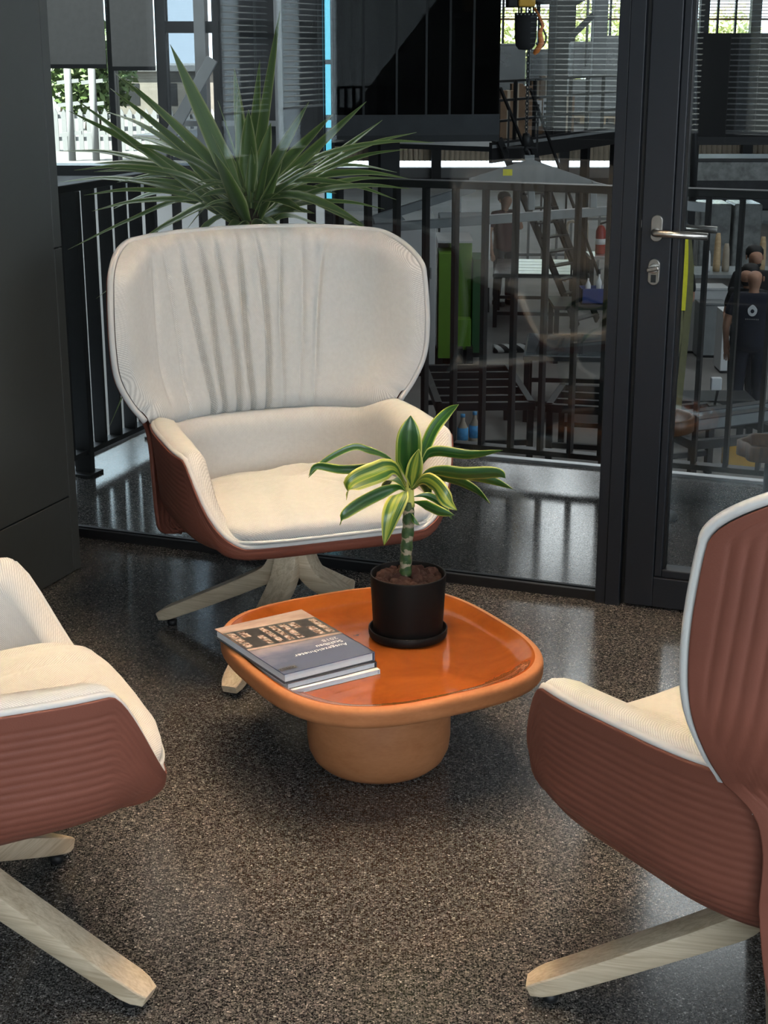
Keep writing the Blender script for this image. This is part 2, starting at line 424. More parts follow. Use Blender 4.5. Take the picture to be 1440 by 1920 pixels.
# glass front: fixed pane, post, door
win = empty('window_1', R(-1.5, 0), RA, 'tall fixed glass pane between the grey column and the door post', 'window', kind='structure')
def wl(o_u, o_v): return lambda a, b, c: Vector((a-o_u, b-o_v, c))
X = wl(-1.5, 0)
MB(X).box(-3.0, 0.0, -.005, .005, .02, CEIL).build('glass_pane', M['glass'], win)
MB(X).box(-3.0, 0.0, -.022, -.006, 0, .03).build('bottom_track', M['anthracite_dark'], win, .002)
MB(X).box(-3.0, 0.0, .006, .022, 0, .03).build('bottom_track', M['anthracite_dark'], win, .002)
MB(X).box(-3.0, 0.0, -.03, .03, CEIL-.04, CEIL).build('top_track', M['anthracite_dark'], win)
MB(X).box(0.0, .030, -.035, .035, 0, CEIL).build('post', M['anthracite'], win, .002)
MB(X).box(.031, .072, -.04, .04, 0, CEIL).build('post', M['anthracite'], win, .002)
MB(X).box(.072, .084, -.01, .03, 0, CEIL).build('seal', M['anthracite_dark'], win)

door = empty('door_1', R(.6, 0), RA, 'anthracite framed glass door with a steel lever handle', 'door', kind='structure')
X = wl(.6, 0)
DH = 2.35
MB(X).box(.085, .168, -.035, .035, .008, DH).build('stile', M['anthracite'], door, .003)
MB(X).box(.169, .190, -.030, .030, .10, DH-.1).build('glazing_bead', M['anthracite'], door, .003)
MB(X).box(.190, .197, -.018, .018, .125, DH-.1).build('seal', M['anthracite_dark'], door)
MB(X).box(1.0, 1.085, -.035, .035, .008, DH).build('stile', M['anthracite'], door, .003)
MB(X).box(.168, 1.0, -.035, .035, .008, .098).build('bottom_rail', M['anthracite'], door, .003)
MB(X).box(.190, 1.0, -.030, .030, .099, .122).build('glazing_bead', M['anthracite'], door, .003)
MB(X).box(.168, 1.0, -.035, .035, DH-.1, DH).build('top_rail', M['anthracite'], door, .003)
MB(X).box(.192, 1.0, -.006, .006, .118, DH-.1).build('glass_pane', M['glass'], door)
def oval(cx, cz, w_, h, v0, v1, n=24):
    r = w_/2; pts = []
    for i in range(n):
        a = 2*pi*i/n; pts.append((cx+r*cos(a), cz+r*sin(a)+(h/2-r if sin(a) >= 0 else -(h/2-r))))
    return MB(X).prism(pts, 'y', v0, v1)
HZ = 1.095
for side in (-1, 1):
    v0, v1 = (-.043, -.035) if side < 0 else (.035, .043)
    hd = oval(.128, HZ, .032, .072, v0, v1).build('handle_plate', M['steel_brushed'], door, .002)
    MB(X).tube([(.128, side*.043, HZ-.008), (.128, side*.066, HZ-.008), (.1285, side*.074, HZ-.008), (.134, side*.080, HZ-.0085), (.145, side*.081, HZ-.009), (.272, side*.081, HZ-.012)], .0098, 14).build('lever_handle', M['steel_brushed'], hd)
    lp = oval(.126, HZ-.118, .032, .072, v0, v1).build('lock_plate', M['steel_brushed'], door, .002)
    if side < 0:
        MB(X).tube([(.126, -.043, HZ-.108), (.126, -.052, HZ-.108)], .013, 20).build('thumb_turn', M['steel_brushed'], lp, .001)
        MB(X).bar((.110, -.056, HZ-.112), (.142, -.056, HZ-.104), .010, .012).build('thumb_turn', M['steel_brushed'], lp, .003)
        MB(X).box(.119, .133, -.0445, -.043, HZ-.146, HZ-.125).build('keyhole', M['panel_joint'], lp)
MB(X).box(.0835, .086, -.03, .0, HZ+.0, HZ+.02).build('latch', M['alu'], door)
w2 = empty('window_2', R(2.6, 0), RA, 'fixed glazing right of the glass door', 'window', kind='structure')
X = wl(2.6, 0)
MB(X).box(1.09, 1.16, -.04, .04, 0, CEIL).build('post', M['anthracite'], w2)
MB(X).box(1.16, 4.2, -.005, .005, .03, CEIL).build('glass_pane', M['glass'], w2)
MB(X).box(1.16, 4.2, -.03, .03, 0, .03).build('bottom_track', M['anthracite'], w2)
MB(X).box(.085, 1.09, -.03, .03, DH+.005, CEIL).build('transom_panel', M['anthracite'], w2)

# walls of the lounge behind and beside the camera, with windows
rbox('wall_right', 'white_wall', 4.2, 4.3, -6.4, 0, 0, CEIL, label='pale side wall of the lounge outside the picture on the right', cat='wall')
wb = empty('wall_back', R(.5, -6.3), RA, 'pale window wall of the lounge behind the camera', 'wall', kind='structure')
X = wl(.5, -6.3)
WB = [(-1.95, -.78), (-.62, .62), (1.0, 3.2)]; WZ = (.95, 2.55)
MB(X).box(-3.2, 4.3, -6.4, -6.25, 0, WZ[0]).build('parapet', M['dark_wall'], wb)
MB(X).box(-3.2, 4.3, -6.4, -6.25, WZ[1], CEIL).build('lintel', M['dark_wall'], wb)
for a, b in zip([-3.2]+[q[1] for q in WB], [q[0] for q in WB]+[4.3]):
    MB(X).box(a, b, -6.4, -6.25, *WZ).build('pier', M['dark_wall'], wb)
wlft = empty('wall_left', R(-3.1, -3), RA, 'window wall of the lounge on the left outside the picture', 'wall', kind='structure')
X2 = wl(-3.1, -3)
WL = [(-5.85, -5.30), (-5.22, -4.55), (-4.33, -3.30)]
MB(X2).box(-3.2, -3.05, -6.4, 0.03, 0, .9).build('parapet', M['dark_wall'], wlft)
MB(X2).box(-3.2, -3.05, -6.4, 0.03, 2.6, CEIL).build('lintel', M['dark_wall'], wlft)
for a, b in zip([-6.4]+[q[1] for q in WL], [q[0] for q in WL]+[.03]):
    MB(X2).box(-3.2, -3.05, a, b, .9, 2.6).build('pier', M['dark_wall'], wlft)
slat_me = {}
def blind(o, rz, width, ztop, zbot, label, inner=1, pitch=.034):
    b = empty('venetian_blind', o, rz, label, 'blind', 'venetian blinds in the lounge windows')
    key = round(width, 3)
    me = grid_mesh('slat', lambda i, j: (Vector(((i/1-.5)*width, (j/4-.5)*.030, .004*(1-(2*j/4-1)**2)-inner*.0065*(j/4-.5))), (0, 0)), 2, 5)
    me.materials.append(M['slat_translucent'])
    n = int((ztop-zbot)/pitch)
    for i in range(n):
        s = link('slat', me, None, b); s.location = (0, 0, ztop-.06-i*pitch)
    MB().box(-width/2, width/2, -.02, .02, ztop-.045, ztop).build('head_rail', M['slat_white'], b, .003)
    MB().box(-width/2, width/2, -.012, .012, zbot-.012, zbot+.002).build('bottom_rail', M['slat_white'], b, .003)
    for sx in (-.35, .35):
        MB().tube([(sx*width, 0, zbot), (sx*width, 0, ztop)], .0015, 5).build('cord', M['slat_white'], b)
for i, (a, b) in enumerate(WB):
    wn = empty('window_%d' % (3+i), R((a+b)/2, -6.33), RA, ['window behind the camera nearest the left corner', 'middle window behind the camera', 'wide window behind the camera on the right'][i], 'window', kind='structure')
    h = (b-a)/2
    for (x0, x1, z0, z1) in ((-h, -h+.05, *WZ), (h-.05, h, *WZ), (-h, h, WZ[0], WZ[0]+.05), (-h, h, WZ[1]-.05, WZ[1])):
        MB().box(x0, x1, -.04, .04, z0, z1).build('window_frame', M['anthracite'], wn)
    MB().box(-h+.05, h-.05, -.006, .006, WZ[0]+.05, WZ[1]-.05).build('glass_pane', M['far_glass'], wn)
    if i < 2: blind(R((a+b)/2, -6.22), RA, b-a-.02, WZ[1], 1.02, ['white venetian blind in the left window behind the camera', 'white venetian blind in the middle window behind the camera'][i])
for i, (a, b) in enumerate(WL):
    wn = empty('window_%d' % (6+i), R(-3.12, (a+b)/2), RA+pi/2, ['narrow window at the far corner of the left wall', 'third window along the left wall', 'second window along the left wall'][i], 'window', kind='structure')
    h = (b-a)/2
    for (x0, x1, z0, z1) in ((-h, -h+.04, .9, 2.6), (h-.04, h, .9, 2.6), (-h, h, .9, .94), (-h, h, 2.56, 2.6)):
        MB().box(x0, x1, -.04, .04, z0, z1).build('window_frame', M['anthracite'], wn)
    MB().box(-h+.04, h-.04, -.006, .006, .94, 2.56).build('glass_pane', M['far_glass'], wn)
    if i in (1, 2): blind(R(-3.02, (a+b)/2), RA+pi/2, b-a-.02, 2.58, 1.20, ['', 'white venetian blind in the third window of the left wall', 'white venetian blind in the second window of the left wall'][i], -1)

# ceiling spots
def spot(u, v, label, power, tgt=None, size=62):
    loc = R(u, v, CEIL)
    s = empty('ceiling_spot', loc, 0, label, 'lamp', 'black ceiling spots over the lounge')
    MB().lathe([(.045, 0), (.045, -.11), (.042, -.12), (.036, -.12), (.034, -.10), (.0, -.10)], 24).build('housing', M['black_steel'], s)
    MB().lathe([(.033, -.104), (.0, -.103)], 20).build('lens', M['lamp_lens'], s)
    l = light('spot_beam', 'SPOT', loc+Vector((0, 0, -.125)), power, WARM, tgt if tgt is not None else loc-Vector((0, 0, 3)), spot_size=radians(size), spot_blend=.6, shadow_soft_size=.035)
def uv_of(x, y):
    d = Vector((x-OX, y-OY, 0)); return d.dot(EU), d.dot(EV)
for (x, y, p, lab) in [(.14, 3.12, 125, 'ceiling spot right above the orange table'), (-.28, 3.35, 45, 'ceiling spot above the table beside the stacked books'), (-.30, 3.85, 52, 'ceiling spot above the armchair behind the table'),
                       (-.85, 2.45, 52, 'ceiling spot above the armchair on the left'), (.75, 2.35, 52, 'ceiling spot above the armchair on the right'), (.05, 2.15, 95, 'ceiling spot above the open floor before the table'), (.55, 3.5, 60, 'ceiling spot in front of the glass door')]:
    spot(*uv_of(x, y), lab, p)

# railing
rail = empty('railing', R(-.5, 1.27), RA, 'black steel balustrade with flat upright bars behind the glass front', 'railing')
bal_me = MB().box(-.0075, .0075, -.025, .025, .10, 1.062).mesh('baluster'); bal_me.materials.append(M['rail_steel'])
def X3(a, b, c): return Vector((a+.5, b-1.27, c))
MB(X3).box(-2.165, 4.2, 1.24, 1.30, 1.062, 1.090).build('top_rail', M['rail_steel'], rail, .003)
MB(X3).box(-2.165, 4.2, 1.245, 1.295, .080, .100).build('bottom_rail', M['rail_steel'], rail, .002)
u = -2.14+.116
while u < 2.3:
    b = link('baluster', bal_me, None, rail); b.location = X3(u, 1.27, 0); u += .116
for u in (-2.14, 1.55):
    p = MB(X3).box(u-.009, u+.009, 1.235, 1.305, 0, 1.062).build('post', M['rail_steel'], rail, .002)
    MB(X3).box(u-.05, u+.05, 1.22, 1.32, 0, .012).build('base_plate', M['rail_steel'], p, .002)
rl = empty('railing', R(-2.14, .6), RA, 'short run of the black balustrade beside the grey column', 'railing')
def X4(a, b, c): return Vector((a+2.14, b-.6, c))
MB(X4).box(-2.17, -2.11, .05, 1.235, 1.062, 1.090).build('top_rail', M['rail_steel'], rl, .003)
MB(X4).box(-2.165, -2.115, .05, 1.235, .080, .100).build('bottom_rail', M['rail_steel'], rl, .002)
v = .1
while v < 1.2:
    b = link('baluster', bal_me, None, rl); b.location = X4(-2.14, v, 0); b.rotation_euler = (0, 0, pi/2); v += .116
p = MB(X4).box(-2.175, -2.105, .655, .685, 0, 1.062).build('post', M['rail_steel'], rl, .002)
MB(X4).box(-2.19, -2.09, .62, .72, 0, .012).build('base_plate', M['rail_steel'], p, .002)

# ================================================================== ARMCHAIR
A_, BF, BB, NN, NB = .374, .348, .352, 4.2, 2.7
def outline(n):
    dense = []
    for i in range(4001):
        a = 2*pi*i/4000-pi/2; c, s = cos(a), sin(a)
        b = BB if s > 0 else BF
        e = 2/(NB if s > 0 else NN)
        dense.append((A_*math.copysign(abs(c)**e, c), b*math.copysign(abs(s)**e, s)))
    L = [0]
    for p, q in zip(dense, dense[1:]): L.append(L[-1]+math.hypot(q[0]-p[0], q[1]-p[1]))
    out = []; k = 0
    for i in range(n):
        t = L[-1]*i/n
        while L[k+1] < t: k += 1
        f = (t-L[k])/(L[k+1]-L[k]+1e-12); p, q = dense[k], dense[k+1]
        out.append((lerp(p[0], q[0], f), lerp(p[1], q[1], f), t))
    return out
def armtop(y): return .600+.02*y
def zrim(x, y):
    zt = armtop(y)-.050*smooth(.14, .30, y); zf = .385
    t = min(1, max(0, (-.215-y)/.120))
    return lerp(zt, zf, t**1.7*(1.9-.9*t))
def zbot(y): return .334-.05*y
NC = 240
OUT = outline(NC)
def pt(x, y, din):
    r = math.hypot(x, y); s = max(0, 1-din/r); return x*s, y*s
NR_W, NR_B = 112, 7
def bucket(i, j):
    x, y, t = OUT[i]; zr = zrim(x, y); zb = zbot(y); H = zr-zb; rc = min(.105, H*.8)
    wl_ = H-rc; arc = rc*pi/2; tot = wl_+arc
    if j < NR_W:
        s = j/(NR_W-1)*tot
        if s < wl_: z = zr-s; din = .028*(s/max(.12, H))
        else:
            a = (s-wl_)/rc; z = zb+rc*(1-sin(a)); din = .028*(wl_/max(.12, H))+rc*(1-cos(a))
        q = (armtop(y)-z)/.0152
        m = smooth(.020, .030, armtop(y)-z)*smooth(.010, .022, zr-z)*smooth(-.350, -.325, y)
        d = .0024*(abs(sin(pi*q))**.5-1)*m
        din -= d
    else:
        k_ = (j-NR_W+1)/NR_B; base = .028*(wl_/max(.12, H))+rc; z = zb-.004*k_; din = lerp(base, math.hypot(x, y)*.97, k_)
    px_, py_ = pt(x, y, din)
    return Vector((px_, py_, z)), (t, z)
def liner(i, j):
    x, y, t = OUT[i]; zr = zrim(x, y); zb = zbot(y)
    zi = min(zr-.004, zb+.045)
    puff = .012*smooth(.16, -.06, abs(y+.02)-.16)
    prof = [(.011, zr-.008), (.010, zr+.003), (.013, zr+.012), (.022, zr+.018), (.038, zr+.018), (.056+puff, zr+.011), (.069+puff*1.6, zr-.012)]
    n0 = len(prof)
    if j < n0: din, z = prof[j]
    elif j < n0+9:
        f = (j-n0+1)/9; z = lerp(zr-.014, zi, f); z = min(z, zr-.006)
        din = .069+puff*(1.6+.5*sin(pi*min(1, f*1.1)))+.012*f*f
    else:
        f = (j-n0-8)/4; z = zi-.003*f; din = lerp(.082+puff*1.6, math.hypot(x, y)*.96, f)
    # sewn seams at the rear corners
    for sx in (-1, 1):
        g = math.hypot(x-sx*.315, y-.285)
        din -= .009*exp(-(g/.010)**2)*(1 if j >= n0 else 0)
    px_, py_ = pt(x, y, din)
    return Vector((px_, py_, z)), (t, j*.011 if j < n0 else n0*.011+(j-n0)*.026 if j < n0+9 else n0*.011+.234+.07*(j-n0-9))
WT = [(.22, .322), (.32, .336), (.42, .343), (.52, .348), (.58, .362), (.65, .410), (.72, .442), (.80, .452), (.92, .451), (1.07, .440)]
ZT, ZB, RC_ = 1.072, .240, .095
def hw(z, inset=0):
    w_ = interp(WT, z)-inset; zt = ZT-inset
    d = z-(zt-RC_)
    if d > 0: w_ -= RC_-sqrt(max(0, RC_*RC_-min(d, RC_)**2))
    d2 = (ZB+.05)-z
    if d2 > 0: w_ -= .05-sqrt(max(0, .05*.05-min(d2, .05)**2))
    return w_
def yback(x, z):
    A = max(.402, interp(WT, z)*1.075); B = interp([(.3, .40), (.6, .445), (.79, .52), (.95, .54), (1.03, .53), (1.08, .52)], z)
    yc = .362+.13*max(0, z-.42)
    return yc+B*(max(0, 1-(min(abs(x), A)/A)**2.9)**(1/2.9)-1)
def bnormal(x, z):
    e = .004; dx = (yback(x+e, z)-yback(x-e, z))/(2*e); dz = (yback(x, z+e)-yback(x, z-e))/(2*e)
    return Vector((dx, -1, dz)).normalized()       # towards the sitter
NBX, NBZ = 401, 72
_arc = {}
def arcrow(z, w_):
    k_ = round(z, 5)
    if k_ not in _arc:
        n = 260; X_ = [w_*(1-(1-q/n)**1.5) for q in range(n+1)]; L = [0.0]
        for a, b in zip(X_, X_[1:]): L.append(L[-1]+math.hypot(b-a, yback(b, z)-yback(a, z)))
        _arc[k_] = (X_, L)
    return _arc[k_]
def backshell(i, j):
    z = lerp(ZB, ZT, j/(NBZ-1)); s = i/(NBX-1)*2-1; w_ = hw(z)
    X_, L = arcrow(z, w_); al = abs(s)*L[-1]
    lo, hi = 0, len(L)-1
    while hi-lo > 1:
        md = (lo+hi)//2
        if L[md] <= al: lo = md
        else: hi = md
    x = math.copysign(lerp(X_[lo], X_[hi], (al-L[lo])/(L[hi]-L[lo]+1e-12)), s)
    z2 = z-.018*smooth(.8, 1.07, z)*(x/.45)**2
    ed = min(L[-1]-al, ZT-z)
    m = smooth(.016, .030, ed)
    d = .0032*(abs(sin(pi*al/.0225))**.55-1)*m
    p = Vector((x, yback(x, z), z2))-bnormal(x, z)*d
    return p, (x, z)
def zseam(x): return .565-.012*(x/.4)**2
CRE = [(-.315, -.25, .014, .005), (-.245, -.165, .017, .011), (-.185, -.115, .016, .012), (-.115, -.075, .014, .012), (-.055, -.028, .013, .013), (.012, .020, .012, .012), (.085, .062, .014, .007), (.15, .12, .02, .004), (.235, .16, .02, .005), (-.36, -.33, .02, .004)]
NPX, NPZ = 230, 74
def pad(i, j):
    s = i/(NPX-1)*2-1; tz = j/(NPZ-1)
    z = ZT-.012-(1-tz)*1.0
    ztop = ZT+.001
    zz = lerp(.60, ztop, tz); w_ = hw(zz, -.002); x = s*w_
    z = lerp(zseam(x), ztop, tz)
    w_ = hw(max(z, .572), -.004 if z > .62 else -.001); x = s*w_
    e1 = w_-abs(x); e2 = ztop-z; e3 = z-zseam(x)
    def rnd(d, r): return sqrt(max(0, 1-(1-min(1, d/r))**2))
    T = .054*rnd(e1, .045)**.8*rnd(e2, .05)**.8*lerp(.35, 1, rnd(e3, .05))+.009
    T += .014*exp(-((x)/.3)**2)*sin(pi*min(1, max(0, tz)))
    fd = 0; tt = (ztop-z)/(ztop-.60)
    for (x0, x1, wd, dp) in CRE:
        xc = lerp(x0, x1, tt**.75)+.006*sin(9*z+x0*40)
        g = (x-xc)/wd
        amp = dp*(smooth(.02, .30, tt)*.75+.25)*(.45+.55*smooth(1.05, .6, tt) if dp < .008 else 1)
        fd -= 2.2*amp*exp(-(g*(2.2 if g < 0 else 3.2))**2)
        fd += amp*.5*exp(-((g-1.3)/.9)**2)+amp*.3*exp(-((g+1.5)/.9)**2)
    # small gathers at the top seam
    fd += .0035*sin(x*95+2*sin(x*31))*exp(-tt/.16)
    fd *= rnd(e1, .06)*min(1, e2/.02+.2)*min(1, e3/.012+.3)
    z2 = z-.018*smooth(.8, 1.07, z)*(x/.45)**2
    p = Vector((x, yback(x, z), z2))+bnormal(x, z)*(.012+T+fd)
    return p, (x+.35*x*(abs(x)/.45)**4, z)
def seat(i, j):
    n, mrow = 96, 30
    a = 2*pi*i/n-pi/2; c, s = cos(a), sin(a); e = 2/4.0
    bx = .314*math.copysign(abs(c)**e, c); by = .290*math.copysign(abs(s)**e, s)
    b = pi*j/(mrow-1)-pi/2; cb = max(0, cos(b))**.55; sb = math.copysign(abs(sin(b))**.75, sin(b))
    if j == 0 or j == mrow-1: cb = .0
    x = bx*cb; y = by*cb-.062
    thick = .050+.018*(1-(abs(x)/.34)**2)*(1-(abs(y+.068)/.31)**2)
    z = .405-.055*(y+.07)+(sb*thick if sb > 0 else sb*.040)
    if sb > 0:
        z += .0045*sin(26*x+6*y)*sin(19*y-9*x)*cb**.3*(1-cb)**.0
        for (x0, y0, x1, y1, wd, dp) in [(-.05, -.02, .05, .08, .03, .014), (.05, .08, .20, .04, .025, .010), (-.22, .05, -.05, -.02, .03, .010), (.10, -.12, .14, -.30, .02, .009), (-.12, -.16, -.16, -.33, .018, .006), (.22, -.1, .25, -.32, .016, .007), (.0, -.2, .0, -.33, .015, .005)]:
            dx, dy = x1-x0, y1-y0; t = max(0, min(1, ((x-x0)*dx+(y-y0)*dy)/(dx*dx+dy*dy)))
            d = math.hypot(x-x0-t*dx, y-y0-t*dy)
            z += -dp*exp(-(d/wd)**2)+dp*.5*exp(-((d-wd*1.8)/wd)**2)
    return Vector((x, y, z)), (x+(.0 if sb > 0 else 1), y+sb*.05)

def leg_mesh():
    P = crom([(.018, 0, .330), (.026, 0, .268), (.056, 0, .205), (.115, 0, .168), (.235, 0, .108), (.330, 0, .062), (.412, 0, .0245)], 28)
    vs_ = []; n = 12; N = len(P)
    for i, p in enumerate(P):
        t = (P[min(i+1, N-1)]-P[max(0, i-1)]).normalized(); nrm = Vector((-t.z, 0, t.x)).normalized()
        if nrm.z < 0 or i < 5: nrm = nrm if nrm.x > 0 or nrm.z > 0 else -nrm
        f = i/(N-1); w_ = lerp(.058, .066, smooth(0, .3, f)) if f < .3 else lerp(.066, .056, (f-.3)/.7); h = lerp(.046, .052, smooth(0, .25, f)) if f < .25 else lerp(.052, .034, (f-.25)/.75)
        if i == N-1: w_ *= .70; h *= .66
        if i == N-2: w_ *= .93; h *= .9
        for k_ in range(n):
            a = 2*pi*(k_+.5)/n; c, s = cos(a), sin(a); e = .20
            vs_.append(p+Vector((0, 1, 0))*(w_/2*math.copysign(abs(c)**e, c))+nrm*(h/2*math.copysign(abs(s)**e, s)))
    fs = [tuple(range(n))[::-1], tuple((N-1)*n+k_ for k_ in range(n))]
    for i in range(N-1):
        for k_ in range(n): l = (k_+1) % n; fs.append((i*n+k_, i*n+l, (i+1)*n+l, (i+1)*n+k_))
    return MB().add([tuple(p) for p in vs_], fs, True)

def make_chair():
    t = empty('armchair', (0, 0, 0), 0)
    sh = link('seat_shell', grid_mesh('seat_shell', bucket, NC, NR_W+NR_B, True, flip=True), M['shell'], t)
    sm_ = sh.modifiers.new('thickness', 'SOLIDIFY'); sm_.thickness = .011; sm_.offset = -1
    bs = link('back_shell', grid_mesh('back_shell', backshell, NBX, NBZ, flip=True), M['shell'], t)
    sm_ = bs.modifiers.new('thickness', 'SOLIDIFY'); sm_.thickness = .011; sm_.offset = -1
    ln = link('seat_lining', grid_mesh('seat_lining', liner, NC, 7+9+4, True, flip=True), M['fabric'], t)
    pts = []
    for x, y, _ in OUT[::2]:
        q = pt(x, y, .0105); pts.append((q[0], q[1], zrim(x, y)+.004))
    MB().tube(pts, .0068, 8, True).build('piping', M['piping'], ln, fix=False)
    pd = link('back_cushion', grid_mesh('back_cushion', pad, NPX, NPZ), M['fabric'], t)
    pts = []
    for k_ in range(0, 41):
        z = lerp(.600, ZT-.004-RC_, k_/40); x = hw(z, -.003); pts.append((x, z))
    for k_ in range(1, 25):
        a = pi/2*k_/24; cx = hw(ZT-.004-RC_, -.003)-RC_; pts.append((cx+RC_*cos(a), ZT-.004-RC_+(RC_+.007)*sin(a)))
    cx = pts[-1][0]
    full = pts+[(cx*(1-k_/12*2), ZT+.003) for k_ in range(1, 12)]+[(-x, z) for x, z in pts[::-1]]
    MB().tube([tuple(Vector((x, yback(x, z), z-.018*smooth(.8, 1.07, z)*(x/.45)**2))+bnormal(x, z)*.012) for x, z in full], .0085, 8).build('piping', M['piping'], pd, fix=False)
    sc = link('seat_cushion', grid_mesh('seat_cushion', seat, 96, 30, True), M['fabric'], t)
    pts = []
    for i in range(96):
        p, _ = seat(i, 14); pts.append(tuple(p*1.0+Vector((0, 0, -.012))))
    MB().tube(pts, .0045, 8, True).build('piping', M['piping'], sc, fix=False)
    lm = leg_mesh()
    me = None
    for k_ in range(4):
        if me is None:
            l = lm.build('leg', M['ash'], t); me = l.data; me.set_sharp_from_angle(angle=radians(28))
            g = MB().lathe([(.012, 0), (.014, .003), (.014, .016), (0, .018)], 16, (.375, 0, .0)).build('glide', M['black_steel'], l); gm = g.data
        else:
            l = link('leg', me, None, t); link('glide', gm, None, l)
        l.rotation_euler = (0, 0, pi/4+k_*pi/2)
    MB().lathe([(.0, .308), (.07, .308), (.075, .314), (.12, .328), (.12, .338), (0, .34)], 32).build('swivel_plate', M['black_steel'], t)
    MB().lathe([(.0, .17), (.022, .17), (.022, .315), (0, .315)], 20).build('column', M['black_steel'], t)
    return t
chair = make_chair()
def setchair(o, x, y, rz, label):
    o.location = (x, y, 0); o.rotation_euler = (0, 0, radians(rz))
    tag(o, label, 'armchair', 'armchairs around the low table')
c2 = copy_tree(chair); c3 = copy_tree(chair)
setchair(chair, -.235, 3.975, 20.5, 'high-backed cream armchair facing the camera behind the orange table')
setchair(c2, -.774, 2.452, 115, 'armchair on the left, only its ribbed arm and seat in view')
setchair(c3, .667, 2.28, 214.6, 'armchair on the right seen from behind, ribbed red-brown back and arm')

for o in [x for x in bpy.data.objects if x.parent == chair and x.name.startswith('leg')]: o.rotation_euler.z += radians(4.5)

def shift_base(o, wx, wy):
    a = -o.rotation_euler.z
    for x in bpy.data.objects:
        if x.parent == o and x.name.split('.')[0] in ('leg', 'column', 'swivel_plate'):
            x.location = (wx*cos(a)-wy*sin(a), wx*sin(a)+wy*cos(a), 0)
shift_base(c2, -.012, -.050); shift_base(c3, -.012, -.060); shift_base(chair, -.012, -.03)

# ================================================================== LOW TABLE
TC = Vector((-.012, 3.215, 0)); TZ = .292
tb = empty('coffee_table', TC, radians(28), 'low terracotta table with a glossy orange tray top', 'table')
def sq(t, n=3.0):
    return 1/((abs(cos(t)/TXR)**n+abs(sin(t)/TYR)**n)**(1/n))
TA, TXR, TYR = .333, .965, 1.05
MB().lathe([(0, .0), (.118, .0), (.135, .006), (.150, .020), (.160, .042), (.1635, .07), (.1635, .247), (0, .25)], 96).build('pedestal', M['clay'], tb)
MB().lathe([(p.x, p.y) for p in crom([(TA-.036, .248, 0), (TA-.012, .2482, 0), (TA-.004, .2505, 0), (TA-.0005, .257, 0), (TA, .268, 0), (TA, .280, 0), (TA-.003, .2880, 0), (TA-.010, .2912, 0), (TA-.017, .2915, 0)], 36)], 240, shape=sq, caps=False).build('tray', M['clay'], tb, fix=False)
MB().lathe([(p.x, p.y) for p in crom([(TA-.017, .2915, 0), (TA-.023, .2905, 0), (TA-.034, .2845, 0), (TA-.046, .2775, 0), (TA-.060, .2732, 0), (TA-.080, .2718, 0)], 24)]+[(.2, .2715), (.08, .2714), (0, .2714)], 240, shape=sq, caps=False).build('glazed_top', M['glaze'], tb, fix=False)
MB().lathe([(0, .2480), (TA-.036, .2480)], 160, shape=sq, caps=False).build('underside', M['clay'], tb, fix=False)

# ================================================================== BOOKS
def book(w_, h, t, z, x, y, rz, label, cover, spine=True):
    b = empty('book', (x, y, z), radians(rz), label, 'book', 'books stacked on the orange table')
    c = .0022 if spine else .0006
    MB().box(-w_/2+.004, w_/2-.004, -h/2+.003, h/2-.003, c, t-c).build('pages', M['paper_white'], b, .0004)
    cv = MB().box(-w_/2, w_/2, -h/2, h/2, t-c, t).build('cover', M[cover], b, .0005)
    MB().box(-w_/2, w_/2, -h/2, h/2, 0, c).build('back_cover', M[cover if not spine else 'cover_dark'], b, .0005)
    MB().box(-w_/2, -w_/2+.003, -h/2, h/2, 0, t).build('spine', M[cover], b, .0005)
    return b, cv
plain('cover_dark', (.05, .055, .065), .3, 0, .1, 20)
plain('cover_pale', (.60, .62, .64), .3, 0, .05, 20)
k = NT('cover_sky'); vec = k.coord('Object', (1, 1.6, 1)); n1 = k.noise(vec, 9, 6, .6, .5); sp = k.n('ShaderNodeSeparateXYZ'); k.l(k.coord('Object'), sp.inputs[0])
g = k.math('ADD', k.math('MULTIPLY', sp.outputs[1], 6.0), k.math('MULTIPLY', n1.outputs[0], .9))
k.set(**{'Base Color': k.ramp(g, [(.05, (.55, .36, .28)), (.42, (.30, .26, .29)), (.75, (.14, .155, .23)), (1, (.075, .095, .165))]), 'Roughness': .22, 'Coat Weight': .4}); M['cover_sky'] = k.m
k = NT('cover_dusk'); n1 = k.noise(k.coord('Object', (1, 3, 1)), 12, 4); k.set(**{'Base Color': k.ramp(n1.outputs[0], [(.3, (.34, .25, .21)), (.7, (.50, .39, .33))]), 'Roughness': .25}); M['cover_dusk'] = k.m
plain('print_dark', (.030, .026, .022), .3, 0, .3, 60)
k = NT('print_window'); n1 = k.noise(k.coord('Object'), 120, 3, .6); k.set(**{'Base Color': k.ramp(n1.outputs[0], [(.30, (.09, .06, .05)), (.45, (.28, .20, .15)), (.62, (.52, .44, .38))]), 'Roughness': .25}); M['print_window'] = k.m
plain('print_pale', (.80, .82, .86), .4, 0, .01, 9)
plain('print_grey', (.45, .46, .52), .4, 0, .01, 9)
BX, BY, BR = -.200, 3.158, 213.4
BW, BH = .226, .312
TT = .2722
book(.218, .300, .0105, TT, BX+.020, BY-.014, BR-1.5, 'thin pale book at the bottom of the stack on the table', 'cover_pale', False)
book(.222, .300, .0125, TT+.0107, BX+.010, BY-.008, BR-.6, 'thin dark-covered book in the middle of the stack', 'cover_dark', False)
bk, cv = book(BW, BH, .0215, TT+.0234, BX, BY, BR, 'top book of the stack, cover photo of a building at dusk', 'cover_sky')
zc = .0215
